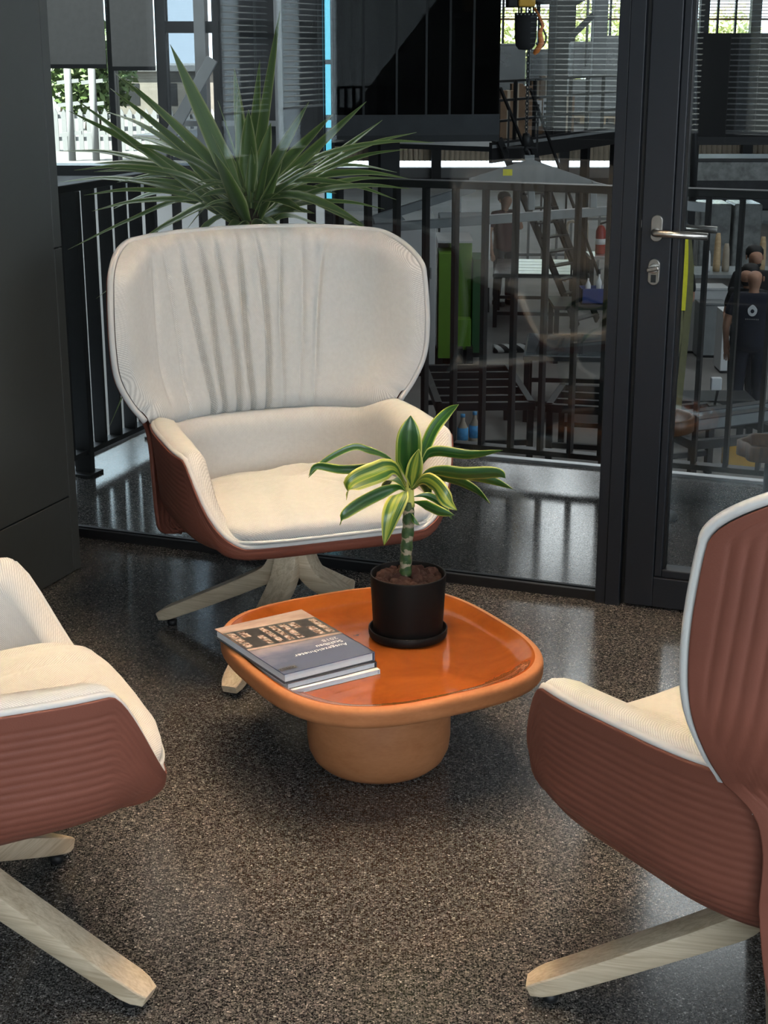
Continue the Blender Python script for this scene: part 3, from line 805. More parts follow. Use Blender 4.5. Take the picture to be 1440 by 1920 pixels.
def cquad(name, mat, x0, x1, y0, y1, dz, sk=0.0):
    """flat print on the cover; sk shears the edges like the photographed facade"""
    return MB().add([(x0, y0-sk*x0, zc+dz), (x1, y0-sk*x1, zc+dz), (x1, y1-sk*x1, zc+dz), (x0, y1-sk*x0, zc+dz)], [(0, 1, 2, 3)]).build(name, M[mat], cv)
h2 = BH/2; w2_ = BW/2
cquad('printed_sky', 'cover_dusk', -w2_+.0005, w2_-.0005, -h2+.0005, -.082, .0002)
cquad('printed_facade', 'print_dark', -w2_+.0005, w2_-.0005, -.108, .004, .0004, .10)
cquad('printed_ledge', 'cover_dusk', -w2_+.0005, w2_-.0005, .004, .014, .0005, .10)
cquad('printed_line', 'print_dark', -w2_+.0005, w2_-.0005, .014, .017, .0006, .10)
for i in range(9):
    x0 = -w2_+.008+i*.0245
    for (a, b) in ((-.098, -.062), (-.058, -.034), (-.030, -.004)):
        if (i*7+int(b*1000)) % 5 == 0: continue
        cquad('printed_window', 'print_window', x0, x0+.0155+.002*sin(i), a, b, .0007, .10)
def text(s, x, y, size, mat, parent, align='LEFT', z=None):
    c = bpy.data.curves.new('lettering', 'FONT'); c.body = s; c.size = size; c.align_x = align; c.space_character = 1.05
    o = bpy.data.objects.new('lettering', c); C.objects.link(o)
    dg = bpy.context.evaluated_depsgraph_get(); me = bpy.data.meshes.new_from_object(o.evaluated_get(dg))
    bpy.data.objects.remove(o, do_unlink=True)
    q = link('lettering', me, None, parent); me.materials.clear(); me.materials.append(M[mat]); q.location = (x, y, zc+.0009 if z is None else z)
    return q
text('Ausgezeichneter', -.088, .078, .0188, 'print_pale', cv)
text('Stahlbau', -.088, .057, .0188, 'print_pale', cv)
text('2018', -.088, .036, .0188, 'print_grey', cv)
cquad('printed_label', 'print_dark', .070, .110, .126, .140, .0006)
text('CALLWEY', .0725, .1295, .0085, 'print_pale', cv)

# ================================================================== POTTED DRACAENA
DP = Vector((.055, 3.300, TT))
dr = empty('potted_plant', DP, 0, 'small variegated dracaena in a matte black pot on the orange table', 'plant')
MB().lathe([(0, .0), (.080, .0), (.0885, .004), (.0905, .010), (.0905, .022), (.0885, .024), (.0865, .022), (.0855, .012), (.080, .008), (0, .008)], 64).build('saucer', M['black_ceramic'], dr)
MB().lathe([(0, .009), (.074, .009), (.078, .012), (.0795, .020), (.0865, .150), (.0860, .1525), (.0835, .1525), (.0825, .150), (.080, .120), (0, .118)], 64).build('pot', M['black_ceramic'], dr)
rocks = []
rr = random.Random(3)
for q in range(4):
    me = bpy.data.meshes.new('lava_rock')
    import bmesh
    bm = bmesh.new(); bmesh.ops.create_icosphere(bm, subdivisions=2, radius=1)
    for v_ in bm.verts: v_.co *= rr.uniform(.72, 1.15)
    bm.to_mesh(me); bm.free(); me.materials.append(M['lava']); rocks.append(me)
for i in range(52):
    a = i*2.39996; r = .078*sqrt((i+.5)/52); s = rr.uniform(.0095, .0175)
    if r < .011: continue
    o = link('lava_rock', rocks[i % 4], None, dr); o.location = (min(r, .080-s*.9)*cos(a), min(r, .080-s*.9)*sin(a),   .134+rr.uniform(-.004, .007)+.004*(1-r/.08))
    o.scale = (s*rr.uniform(.8, 1.2), s*rr.uniform(.8, 1.2), s*rr.uniform(.7, 1.1)); o.rotation_euler = (rr.uniform(0, 6), rr.uniform(0, 6), rr.uniform(0, 6))
def D(px, py, dy=0.0): return at(px, py, 3.300+dy)-DP
sp_ = [D(760, 1078), D(762, 1030), D(766, 980), D(765, 940)]
sm = crom(sp_, 24)
MB().tube([tuple(p) for p in sm], [.0135+.0010*sin(i*1.6) if i < 21 else .0128 for i in range(25)], 14).build('stem', M['stem'], dr, fix=False)
MB().tube([tuple(p) for p in crom([D(770, 950), D(768, 925), D(770, 900), D(772, 872)], 10)], [.0098, .0105, .0102, .0100, .0098, .0096, .009, .008, .007, .006, .004], 12).build('shoot', M['leaf_variegated'], dr, fix=False)
def leaf(name, pts, width, mat, parent, side=None, fold=.25, n=22, prof=None, m=6, wave=0.0, roll=0.0):
    P = crom(pts, n); vs_ = []
    def fn(i, j):
        f = j/n; p = P[j]; t = (P[min(j+1, n)]-P[max(j-1, 0)]).normalized()
        sd = Vector(side) if side is not None else t.cross(Vector((0, 0, 1)))
        sd = (sd-t*sd.dot(t))
        sd = sd.normalized() if sd.length > 1e-4 else t.orthogonal().normalized()
        nr = sd.cross(t).normalized()
        if roll:
            a = roll*f; sd, nr = sd*cos(a)+nr*sin(a), nr*cos(a)-sd*sin(a)
        wd = width*(prof(f) if prof else sin(pi*min(1, f*.93+.07))**.7)
        s = i/m*2-1
        return p+sd*(s*wd/2)+nr*(abs(s)*wd/2*fold+wave*wd*sin(f*14+i)*abs(s)), ((s+1)/2, f)
    me = grid_mesh(name, fn, m+1, n+1); me.materials.append(M[mat]); o = link(name, me, None, parent)
    sf = o.modifiers.new('thickness', 'SOLIDIFY'); sf.thickness = .0006
    return o
def dprof(f): return max(.10, min(1, (f/.38)**1.3)*(1-max(0, (f-.55)/.45)**2.2)) if f < .995 else .02
CAMS = Vector((0, .25, 1))
DL = [  # pixel path (with depth offset), width, lifts, pale?
    ([(772, 915, .0), (790, 862, .03), (812, 808, .05), (838, 775, .06), (860, 758, .05)], 24, 0, (.5, -.5, -.7)),
    ([(769, 915, -.01), (766, 870, -.02), (767, 820, -.035), (770, 779, -.03)], 48, 0, (1, 0, 0)),
    ([(771, 918, -.02), (776, 885, -.035), (785, 842, -.045)], 30, 1, (1, 0, .2)),
    ([(762, 906, .01), (732, 862, .03), (691, 844, .05), (659, 839, .05), (606, 866, .04), (578, 896, .03)], 13, 0, (0, .5, 1)),
    ([(762, 910, .0), (737, 866, .02), (690, 877, .03), (640, 880, .03), (594, 874, .01), (579, 892, .0)], 17, 0, (0, .2, 1)),
    ([(761, 914, -.01), (738, 878, -.04), (700, 888, -.07), (660, 908, -.09), (649, 938, -.10)], 40, 1, (.3, .6, 1)),
    ([(761, 921, -.01), (741, 914, -.04), (690, 936, -.07), (650, 962, -.09), (637, 985, -.10)], 23, 0, (.4, .5, 1)),
    ([(765, 920, -.02), (751, 926, -.07), (735, 962, -.10), (720, 1023, -.11)], 37, 1, (1, .2, .3)),
    ([(775, 912, .0), (796, 862, .02), (818, 847, .03), (881, 853, .03), (943, 844, .02)], 23, 0, (0, -.3, 1)),
    ([(776, 914, -.01), (808, 884, -.01), (870, 889, -.02), (930, 887, -.03), (948, 896, -.03)], 27, 0, (0, -.3, 1)),
    ([(776, 917, .01), (812, 893, .02), (850, 900, .02), (890, 918, .01), (919, 944, .0)], 24, 0, (-.3, -.4, 1)),
    ([(776, 916, .02), (820, 888, .05), (880, 892, .07), (925, 902, .07), (962, 917, .06)], 21, 0, (-.1, -.2, 1)),
    ([(773, 918, -.02), (792, 900, -.07), (815, 908, -.10), (838, 938, -.12), (857, 957, -.12)], 30, 1, (-.4, .4, 1)),
    ([(771, 940, .0), (795, 946, -.02), (822, 958, -.04), (852, 966, -.05)], 20, 0, (-.2, .1, 1)),
    ([(771, 932, .0), (800, 929, .0), (828, 944, .0), (848, 974, .0)], 14, 0, (-.4, .1, 1)),
    ([(768, 925, .01), (790, 905, .08), (800, 910, .13), (806, 935, .15)], 26, 0, (1, .2, .3)),
    ([(766, 925, .01), (745, 900, .09), (728, 905, .14), (716, 925, .16)], 24, 0, (1, .2, .3)),
    ([(766, 952, .0), (776, 975, -.02), (787, 985, -.02)], 8, 0, (0, .3, 1)),
]
for pth, wd, pale, sd in DL:
    leaf('leaf', [D(*p) for p in pth], wd*.00121, 'leaf_variegated_pale' if pale else 'leaf_variegated', dr, sd, .22, 24, dprof, 6, .02)

# ================================================================== YUCCA BEHIND THE GLASS
YY = 5.35
YC = at(468, 398, YY); YB = Vector((YC.x, YC.y, 0))
yu = empty('potted_plant', YB, 0, 'large spiky yucca behind the glass, its leaves above the cream armchair', 'plant')
MB().lathe([(0, 0), (.15, 0), (.155, .01), (.19, .34), (.19, .36), (.175, .36), (.17, .30), (0, .30)], 48).build('pot', M['black_ceramic'], yu)
MB().lathe([(.171, .31), (0, .325)], 32).build('soil', M['soil'], yu)
MB().tube([(0, 0, .30), (.01, .01, .6), (-.005, 0, .85), (0, 0, YC.z+.01)], [.05, .045, .042, .035], 14).build('trunk', M['bark'], yu)
YT = [(319, 83, .0, 34), (525, 19, .22, 20), (487, 112, .20, 20), (439, 127, .22, 22), (579, 191, -.10, 27), (624, 214, .08, 24), (139, 184, -.25, 24), (129, 208, -.12, 24), (216, 137, .35, 18), (206, 165, .30, 17), (253, 161, -.05, 26),
      (197, 208, .38, 16), (178, 306, .10, 30), (109, 283, .30, 16), (139, 319, -.32, 20), (176, 322, -.10, 22), (112, 341, .25, 18), (157, 366, -.20, 15), (172, 396, -.1, 16), (347, 368, -.33, 14), (259, 452, -.18, 22),
      (401, 285, -.36, 28), (364, 345, -.30, 14), (530, 436, -.36, 24), (687, 190, .15, 22), (717, 225, .24, 20), (781, 248, .25, 18), (815, 267, .18, 17), (769, 354, -.05, 17), (721, 392, .10, 14), (710, 442, -.05, 18), (744, 323, .34, 14), (640, 440, .25, 20),
      (466, 205, .05, 34), (446, 170, .10, 26), (508, 230, .08, 30), (590, 400, -.1, 24), (610, 300, .2, 20), (127, 468, -.1, 13), (205, 800, -.12, 14), (350, 430, .3, 20), (560, 330, .3, 22), (300, 200, .3, 18), (540, 250, -.05, 26), (420, 440, -.35, 22), (180, 560, .1, 12)]
_r = random.Random(11)
for _ in range(34):
    a_ = _r.uniform(0, 2*pi); r_ = _r.uniform(120, 300)
    YT.append((465+r_*cos(a_)*1.05, 330-r_*.42*sin(a_)+_r.uniform(-40, 40), _r.uniform(-.25, .38), _r.uniform(15, 25)))
def yprof(f): return (.55+.45*smooth(0, .3, f))*(1-max(0, (f-.30)/.70)**1.7) if f < .995 else .01
ry = random.Random(5)
for i, (px, py, dy, wd) in enumerate(YT):
    tip = at(px, py, YY+dy)-YB
    ang = atan2(tip.y, tip.x) if abs(tip.x)+abs(tip.y) > .01 else 0
    base = Vector((0, 0, YC.z+ry.uniform(-.06, .07)))+Vector((cos(ang), sin(ang), 0))*.025
    if py > 430: base.z -= .05
    d = tip-base; L = d.length
    up = Vector((0, 0, 1)) if d.z < .6*L else Vector((0, -.3, .2))
    sag = L*(.10 if d.z < .5*L else .02)
    mid1 = base+d*.35+up*sag; mid2 = base+d*.7+up*sag*.8
    if py > 430: mid1 = base+d*.3+Vector((0, 0, .16*L)); mid2 = base+d*.65+Vector((0, 0, .10*L))
    # blades turn their flat side to the crown's axis
    sd = d.normalized().cross(Vector((-.15*sin(i), -.5, .8)))
    leaf('leaf', [base, mid1, mid2, tip], wd*.00185*1.12, 'leaf_yucca', yu, tuple(sd), .30, 14, yprof, 4)
# ================================================================== FACTORY HALL BEYOND THE RAILING
HF = -2.4
def wbox(name, mat, x0, x1, y0, y1, z0, z1, parent=None, bevel=0, label=None, cat=None, kind='structure'):
    o = MB().box(x0, x1, y0, y1, z0, z1).build(name, M[mat], parent, bevel)
    if parent is None: tag(o, label, cat, None, kind)
    return o
wbox('floor_hall', 'hall_concrete', -9, 26, 4.9, 47, HF-.2, HF, label='grey concrete floor of the factory hall', cat='floor')
wbox('ceiling_hall', 'dark_wall', -2.6, 26, -1, 47.4, 6.8, 7.0, label='dark roof of the factory hall above the picture', cat='ceiling')
wbox('wall_hall_right', 'dark_wall', 25.8, 26, 5, 47, HF, 6.8, label='dark side wall of the factory hall on the right', cat='wall')
wh = MB().add([(-.30, 9.6, HF), (-2.1, 47, HF), (-2.3, 47, HF), (-.45, 9.6, HF), (-.30, 9.6, 6.8), (-2.1, 47, 6.8), (-2.3, 47, 6.8), (-.45, 9.6, 6.8)],
              [(0, 1, 2, 3), (4, 5, 6, 7), (0, 1, 5, 4), (1, 2, 6, 5), (2, 3, 7, 6), (3, 0, 4, 7)]).build('wall_hall_left', M['dark_wall'])
tag(wh, 'dark side wall of the factory hall behind the yucca', 'wall', None, 'structure')

wbox('ceiling_bay', 'dark_wall', -9, -.3, 4.0, 9.6, 5.0, 5.2, label='dark roof over the bay beside the railing', cat='ceiling')
wbox('wall_bay', 'dark_wall', -9.2, -9, 2, 9.6, HF, 5.0, label='dark side wall of the bay left of the railing', cat='wall')
for (u0, u1, z0, z1, nm) in ((-3.2, 14, CEIL+.2, 6.8, 'dark wall above the lounge facing the hall'), (4.3, 26, HF, CEIL+.2, 'dark wall right of the walkway facing the hall'), (-3.2, 4.3, HF, -.26, 'dark wall below the walkway'), (-10, -3.2, HF, 6.8, 'dark wall left of the lounge facing the bay')):
    v1 = 1.40 if u0 > -9 else .02
    rbox('wall_hall_front', 'dark_wall', u0, u1, v1-.15, v1, z0, z1, label=nm, cat='wall')
# ---- end window wall at the left, Y = 9.5
FY = 9.5
def fx(px, py=200): return at(px, py, FY).x
def fz(py): return at(200, py, FY).z
wf = empty('wall_end', (fx(215), FY, HF), 0, 'window wall beyond the railing at the left with half drawn roller blinds', 'wall', kind='structure')
def F(name, mat, x0, x1, y0, y1, z0, z1, parent=None, bevel=0):
    return MB(lambda a, b, c: Vector((a-fx(215), b-FY, c-HF))).box(x0, x1, y0, y1, z0, z1).build(name, M[mat], parent or wf, bevel)
ZS = fz(308)
F('parapet', 'white_wall', fx(20), fx(606), FY-.05, FY+.1, HF, ZS-.06)
F('sill', 'dark_pane_frame', fx(20), fx(606), FY-.10, FY+.1, ZS-.06, ZS)
for a, b in [(20, 92), (210, 221), (300, 318)]:
    F('mullion', 'dark_pane_frame', fx(a), fx(b), FY-.08, FY+.08, ZS, 3.2, None, .004)
F('mullion', 'grey_paint', fx(372), fx(392), FY-.1, FY+.1, ZS, 3.2)
F('mullion', 'dark_pane_frame', fx(404), fx(416), FY-.08, FY+.08, ZS, 3.2)
F('mullion', 'grey_paint', fx(518), fx(532), FY-.08, FY+.08, ZS, 3.2)
F('mullion', 'dark_pane_frame', fx(596), fx(607), FY-.08, FY+.08, ZS, 3.2)
F('lintel', 'dark_wall', fx(20), fx(607), FY-.1, FY+.1, 2.6, 6.8)
F('transom', 'dark_pane_frame', fx(318), fx(596), FY-.05, FY+.05, fz(62), fz(40))
F('transom', 'grey_paint', fx(318), fx(518), FY-.05, FY+.05, fz(236), fz(226))
for a, b in ((416, 518), (532, 596)): F('infill_panel', 'dark_steel', fx(a), fx(b), FY-.02, FY+.02, ZS, 2.6)  # opaque panels added to darken these bays behind the reflected blinds
for a, b in ((92, 210), (221, 300), (318, 372)):
    F('glass_pane', 'far_glass' if a < 300 else 'tinted_glass', fx(a), fx(b), FY-.006, FY+.006, ZS, 2.6)
p0, p1 = at(300, 290, FY-.15), at(398, 110, FY-.15)
MB(lambda a, b, c: Vector((a-fx(215), b-FY, c-HF))).bar(p0, p1, .05, .07).build('brace', M['grey_paint'], wf, .004)
for i, (a, b, e) in enumerate([(92, 210, 124), (221, 300, 128)]):
    rb = empty('roller_blind', (fx((a+b)/2), FY-.12, fz(e)), 0, ['grey roller blind half drawn in the window nearest the column', 'grey roller blind half drawn beside the first, right of the mullion'][i], 'blind', 'roller blinds at the end windows')
    w_ = fx(b)-fx(a)
    MB().box(-w_/2, w_/2, -.002, .002, 0, 1.3).build('cloth', M['roller_cloth'], rb)
    MB().box(-w_/2, w_/2, -.008, .008, -.012, .012).build('bottom_bar', M['dark_pane_frame'], rb)
# glowing strip stands in for a window reflection seen in the glass
sl = empty('slot_light', (fx(615), FY+.05, HF), 0, 'tall narrow cyan light strip beside the dark glass office', 'light strip')
for (ya, yb) in ((0, 112), (121, 216), (226, 240), (258, 384)):
    a, b = at(615, yb, FY), at(615, ya, FY)
    MB().box(-.016, .016, -.01, .01, a.z-HF, (b.z if ya else 2.4)-HF).build('lit_segment', M['lit_slot'], sl)
MB().box(-.024, .024, .012, .05, 0, 2.5-HF).build('housing', M['dark_pane_frame'], sl)  # dark backing of the glowing stand-in strip

# ---- outdoors beyond the end windows
tag(MB().box(-40, -2.4, 10.0, 90, -.3, 0).build('ground', M['pavement']), 'pale paved yard outside the end windows', 'ground', None, 'structure')
fn_ = empty('picket_fence', (at(230, 260, 24).x, 24, 0), 0, 'white picket fence in the yard outside the end windows', 'fence')
pk = MB().prism([(-.035, 0), (.035, 0), (.035, .56), (0, .63), (-.035, .56)], 'y', -.012, .012).mesh('picket'); pk.materials.append(M['fence_white'])
for i in range(24):
    o = link('picket', pk, None, fn_); o.location = ((i-12)*.125, 0, 0)
for z in (.15, .48): MB().box(-1.6, 1.6, .012, .05, z, z+.06).build('rail', M['fence_white'], fn_)
for i, (px, lab) in enumerate([(133, 'white scaffold pole outside left of the tree'), (178, 'white scaffold pole outside in front of the tree')]):
    t = empty('scaffold_pole', (at(px, 250, 22).x, 22, 0), 0, lab, 'pole', 'white scaffold poles in the yard')
    MB().tube([(0, 0, 0), (0, 0, 1.25)], .05, 10).build('pole', M['fence_white'], t)
    for z in (.35, .75, 1.05): MB().bar((-.15, 0, z), (.15, 0, z+.03), .05, .05).build('clamp', M['fence_white'], t)
bl = empty('outbuilding', (at(270, 200, 34).x, 34.5, 0), 0, 'pale stone building outside right of the mullion', 'building')
MB().box(-.85, 1.6, -.4, 3, 0, 1.0).build('wall', M['yard_stone'], bl)
MB().box(-1.0, 1.7, -.5, 3, 1.0, 1.12).build('roof', M['fence_white'], bl)
for x in (-.5, .3): MB().box(x, x+.4, -.41, -.38, .3, .75).build('window', M['dark_pane_frame'], bl)
def tree(x, y, z0, zc, rx, rz, n, label, seed, mat='tree_leaf', ls=.09):
    t = empty('tree', (x, y, z0), 0, label, 'tree', 'trees outside the hall')
    q = random.Random(seed); vs_ = []; fs = []
    for i in range(n):
        d = Vector((q.gauss(0, 1), q.gauss(0, 1), q.gauss(0, 1))).normalized()*(q.random()**.4)
        c = Vector((d.x*rx, d.y*rx, zc-z0+d.z*rz)); a = Vector((q.uniform(-1, 1), q.uniform(-1, 1), q.uniform(-1, 1))).normalized(); b = a.orthogonal().normalized()
        s = ls*q.uniform(.6, 1.4); k0 = len(vs_)
        vs_ += [c-a*s, c-b*s*.5, c+a*s, c+b*s*.5]; fs.append((k0, k0+1, k0+2, k0+3))
    f = MB().add([tuple(p) for p in vs_], fs).build('foliage', M[mat], t, fix=False); f['kind'] = 'stuff'
    MB().tube([(0, 0, 0), (.05, 0, (zc-z0)*.5), (0, 0, zc-z0)], [.16, .12, .05], 8).build('trunk', M['bark'], t)
p = at(170, 150, 30); tree(p.x, 30, 0, p.z+.2, .85, .95, 2600, 'leafy green tree outside the end window by the column', 2)
p = at(120, 120, 38); tree(p.x, 38, 0, p.z+.3, 1.1, 1.0, 1800, 'paler tree farther off behind the scaffold pole', 4)

for (u0, u1, v0, v1, h, nm) in ((-14, -12, -14, 2, 4.6, 'pale building across the yard left of the lounge'), (-7, 9, -19, -17, 4.2, 'pale building across the yard behind the lounge')):
    c0 = R((u0+u1)/2, (v0+v1)/2); t = empty('building', (c0.x, c0.y, -3), RA, nm, 'building')  # off-view blocks added to hide the low sky between blind slats
    du, dv = (u1-u0)/2, (v1-v0)/2
    MB().box(-du, du, -dv, dv, 0, h+3).build('wall', M['yard_stone'], t); MB().box(-du-.2, du+.2, -dv-.2, dv+.2, h+3, h+3.2).build('roof', M['dark_wall'], t)
    for i in range(5):
        for z in (3.4, 5.6):
            if du > dv: MB().box(-du+.8+i*(2*du-1.6)/5, -du+2.2+i*(2*du-1.6)/5, dv, dv+.03, z, z+1.4).build('window', M['dark_pane_frame'], t)
            else: MB().box(du, du+.03, -dv+.8+i*(2*dv-1.6)/5, -dv+2.2+i*(2*dv-1.6)/5, z, z+1.4).build('window', M['dark_pane_frame'], t)
# ---- far wall
FW = 46.0
def gx(px): return at(px, 200, FW).x
def gz(py): return at(900, py, FW).z
far = empty('wall_far', (gx(1050), FW, HF), 0, 'far wall of the hall with bright windows over ribbed beige panels', 'wall', kind='structure')
def G(name, mat, x0, x1, y0, y1, z0, z1):
    return MB(lambda a, b, c: Vector((a-gx(1050), b-FW, c-HF))).box(x0, x1, y0, y1, z0, z1).build(name, M[mat], far)
XL, XR = gx(600), gx(1480)
G('base', 'dark_wall', XL, XR, FW, FW+.2, HF, gz(333))
G('ledge', 'fence_white', XL, XR, FW-.1, FW+.3, gz(333), gz(314))
G('panel', 'beige_rib', XL, XR, FW+.1, FW+.2, gz(302), gz(262))
rib_me = MB().box(-.028, .028, -.05, .05, 0, gz(262)-gz(302)).mesh('rib'); rib_me.materials.append(M['stone_tan'])
x = XL+.05
while x < XR:
    o = link('rib', rib_me, None, far); o.location = (x-gx(1050), .06, gz(302)-HF); x += .15
G('spandrel', 'dark_wall', XL, XR, FW, FW+.2, gz(262), gz(200))
G('sill', 'dark_pane_frame', XL, XR, FW-.05, FW+.2, gz(200), gz(196))
G('louvre_frame', 'louvre_orange', XL, XR, FW, FW+.06, gz(38), gz(34))
sl_me = MB().box(XL-gx(1050), XR-gx(1050), -.05, .05, 0, .022).mesh('louvre'); sl_me.materials.append(M['louvre_orange'])
for i in range(14):
    o = link('louvre', sl_me, None, far); o.location = (0, .05, gz(34)-HF+.03+i*.085)
for i, px in enumerate(range(610, 1480, 33)):
    G('mullion', 'dark_pane_frame', gx(px)-.03, gx(px)+.03, FW-.03, FW+.1, gz(200), 3.4)
G('glass_pane', 'far_glass', XL, XR, FW+.10, FW+.115, gz(200), 3.4)
for px in (700, 818, 1058, 1270, 1400):
    G('column', 'black_steel', gx(px)-.14, gx(px)+.14, FW-.5, FW-.2, HF, 3.4)
G('lintel', 'dark_wall', XL-.2, XR+14, FW, FW+.2, 3.4, 6.8)
G('side', 'dark_wall', XR, 25.9, FW, FW+.2, HF, 3.4)
for i, (px, d) in enumerate([(1080, 56), (1150, 59), (980, 62), (1250, 65), (1370, 68)]):
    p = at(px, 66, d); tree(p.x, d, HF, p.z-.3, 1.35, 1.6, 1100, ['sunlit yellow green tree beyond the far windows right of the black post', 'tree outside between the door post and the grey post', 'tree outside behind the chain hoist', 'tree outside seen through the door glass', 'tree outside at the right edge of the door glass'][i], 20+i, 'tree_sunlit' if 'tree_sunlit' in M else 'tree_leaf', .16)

# ---- dark glass office box
oa, ob = at(622, 268, 11.8), at(936, 263, 12.0)
of = empty('glass_office', (oa.x, oa.y, oa.z), atan2(ob.y-oa.y, ob.x-oa.x), 'dark glazed office box hanging over the hall behind the yucca', 'office')
OL = math.hypot(ob.x-oa.x, ob.y-oa.y)
MB().box(0, OL, 0, 2.6, 0, .05).build('floor_plate', M['black_steel'], of)
MB().box(0, OL, .0, .05, .05, .20).build('lower_band', M['dark_steel'], of)
MB().box(-.02, 0, .03, 2.6, .05, 2.2).build('side_wall', M['dark_wall'], of)
MB().box(-.1, OL, 2.55, 2.6, .05, 2.6).build('rear_wall', M['black_cloth'], of)
MB().box(0, OL, 0, 2.6, 2.2, 2.3).build('ceiling_plate', M['dark_wall'], of)
fr = [0, .19, .385, .56, .70, .84, 1.0]
for a, b in zip(fr, fr[1:]):
    MB().box(a*OL+.008, b*OL-.008, .015, .03, .20, 2.2).build('glass_pane', M['office_glass'], of)
for a in fr[1:-1]: MB().box(a*OL-.008, a*OL+.008, .01, .06, .20, 2.2).build('mullion', M['black_steel'], of)
MB().box(OL-.015, OL, .03, 2.6, .05, 2.2).build('glass_pane', M['office_glass'], of)
MB().bar((.42, -.12, 1.33), (OL+.02, -.12, 1.06), .06, .07).build('beam', M['beige_rib'], of)
MB().bar((OL*.5, 1.3, 0), (OL*.5, 1.3, HF-oa.z), .16, .16).build('support', M['black_steel'], of)
for i, (px, py, w_, h, lab) in enumerate([(830, 213, .22, .26, 'film wrapped pallet load dimly seen in the dark office'), (893, 215, .30, .36, 'larger film wrapped load dimly seen at the right of the dark office')]):
    p = at(px, py, 13.4)  # solid loads added in place of reflections on the office glass
    t = empty('wrapped_load', (p.x, 13.4, oa.z+.05), 0, lab, 'pallet', 'loads inside the dark office')
    MB().box(-w_/2, w_/2, -.2, .2, .0, .10).build('pallet', M['pine'], t)
    MB().box(-w_/2, w_/2, -.2, .2, .10, .12+h).build('wrapped_goods', M['wrap_film'], t, .02)

# ---- storage deck with boxes
da, db = at(936, 272, 19.8), at(1182, 240, 24.0); dz = .5*(da.z+db.z)
dk = empty('storage_deck', (da.x, da.y, dz), atan2(db.y-da.y, db.x-da.x), 'dark steel storage deck with a thin railing beside the glass office', 'platform')
DL_ = math.hypot(db.x-da.x, db.y-da.y)+.8
MB().box(-.3, DL_, 0, 5.5, -.06, .0).build('floor_plate', M['dark_steel'], dk)
MB().box(-.3, DL_, -.04, .0, -.20, .05).build('edge_beam', M['black_steel'], dk)
MB().box(-.3, DL_, -.045, -.04, -.02, .02).build('kick_strip', M['grey_paint'], dk)
for i in range(9): MB().box(-.2+i*.62, -.16+i*.62, -.03, .01, .05, .78).build('post', M['black_steel'], dk)
for z in (.28, .53, .76): MB().box(-.3, DL_, -.015, .015, z, z+.03).build('rail', M['black_steel'], dk)
Di = dk.location; dr_ = dk.rotation_euler.z
for px, py in ((1097, 300), (1152, 300)):
    p = at(px, py, 25.0); q = Vector((p.x-Di.x, p.y-Di.y, 0)); q = Matrix.Rotation(-dr_, 3, 'Z') @ q
    MB().bar((q.x, q.y, -.06), (q.x, q.y, HF-dz), .12, .12).build('support', M['black_steel'], dk)
p = at(1045, 250, 20.6); q = Matrix.Rotation(-dr_, 3, 'Z') @ Vector((p.x-Di.x, p.y-Di.y, 0))
def at_deck(px, Y):
    p = at(px, 200, Y); return (p.x, Y, dz)
pc = empty('steel_column', at_deck(1043, 22.2), 0, 'thick black steel post standing on the storage deck', 'post')
MB().box(-.13, .13, -.10, -.08, 0, 4.5).build('flange', M['black_steel'], pc); MB().box(-.13, .13, .08, .10, 0, 4.5).build('flange', M['black_steel'], pc); MB().box(-.02, .02, -.08, .08, 0, 4.5).build('web', M['black_steel'], pc)
MB().bar((.1, 0, at(1050, 80, 22.2).z-dz), (at(1112, 28, 22.2).x-pc.location.x, 0, at(1112, 28, 22.2).z-dz), .06, .08).build('brace', M['dark_steel'], pc)
MB().bar((-.1, 0, at(1050, 25, 22.2).z-dz), (.55, 0, at(1080, -30, 22.2).z-dz), .06, .16).build('brace', M['black_steel'], pc)
gc = empty('steel_column', at_deck(1119, 23.6), 0, 'slimmer blue-grey steel post on the deck beside the wrapped pallet', 'post')
MB().box(-.10, .10, -.1, .1, 0, 4.5).build('post', M['grey_paint'], gc, .01)
MB().tube([(-.2, -.12, .9), (-.2, -.12, 3)], .02, 8).build('conduit', M['grey_paint'], gc)
def carton(px, Y, w_, h, zadd, lab, mat='cardboard', labelled=False, d=.3):
    x, y, z = at_deck(px, Y)
    t = empty('carton', (x, y, z+zadd), 0, lab, 'box', 'cartons on the storage deck')
    MB().box(-w_/2, w_/2, -d/2, d/2, 0, h).build('body', M[mat], t, .004)
    MB().box(-.02, .02, -d/2-.001, d/2, .001, h+.002).build('tape', M['stone_tan'], t)
    if labelled:
        MB().box(-w_*.38, w_*.38, -d/2-.004, -d/2-.001, h*.15, h*.62).build('paper_label', M['paper_white'], t)
        for i in range(4): MB().box(-w_*.2, w_*.2, -d/2-.006, -d/2-.004, h*(.2+.1*i), h*(.25+.1*i)).build('printed_mark', M['tape_black'], t)
for i, (px, w_, h, lb, nm) in enumerate([(952, .22, .62, 0, 'tall brown carton at the left end of the deck'), (968, .16, .70, 0, 'narrow brown carton second from the left on the deck'), (986, .18, .66, 0, 'brown carton behind the hoist chain'), (1005, .17, .74, 1, 'brown carton with a white label just right of the chain'), (1022, .16, .78, 1, 'tallest carton, white labels, beside the black post'), (1062, .2, .5, 0, 'brown carton right of the black post')]):
    carton(px, 21.4+.35*i, w_, h, 0, nm, 'cardboard', lb)
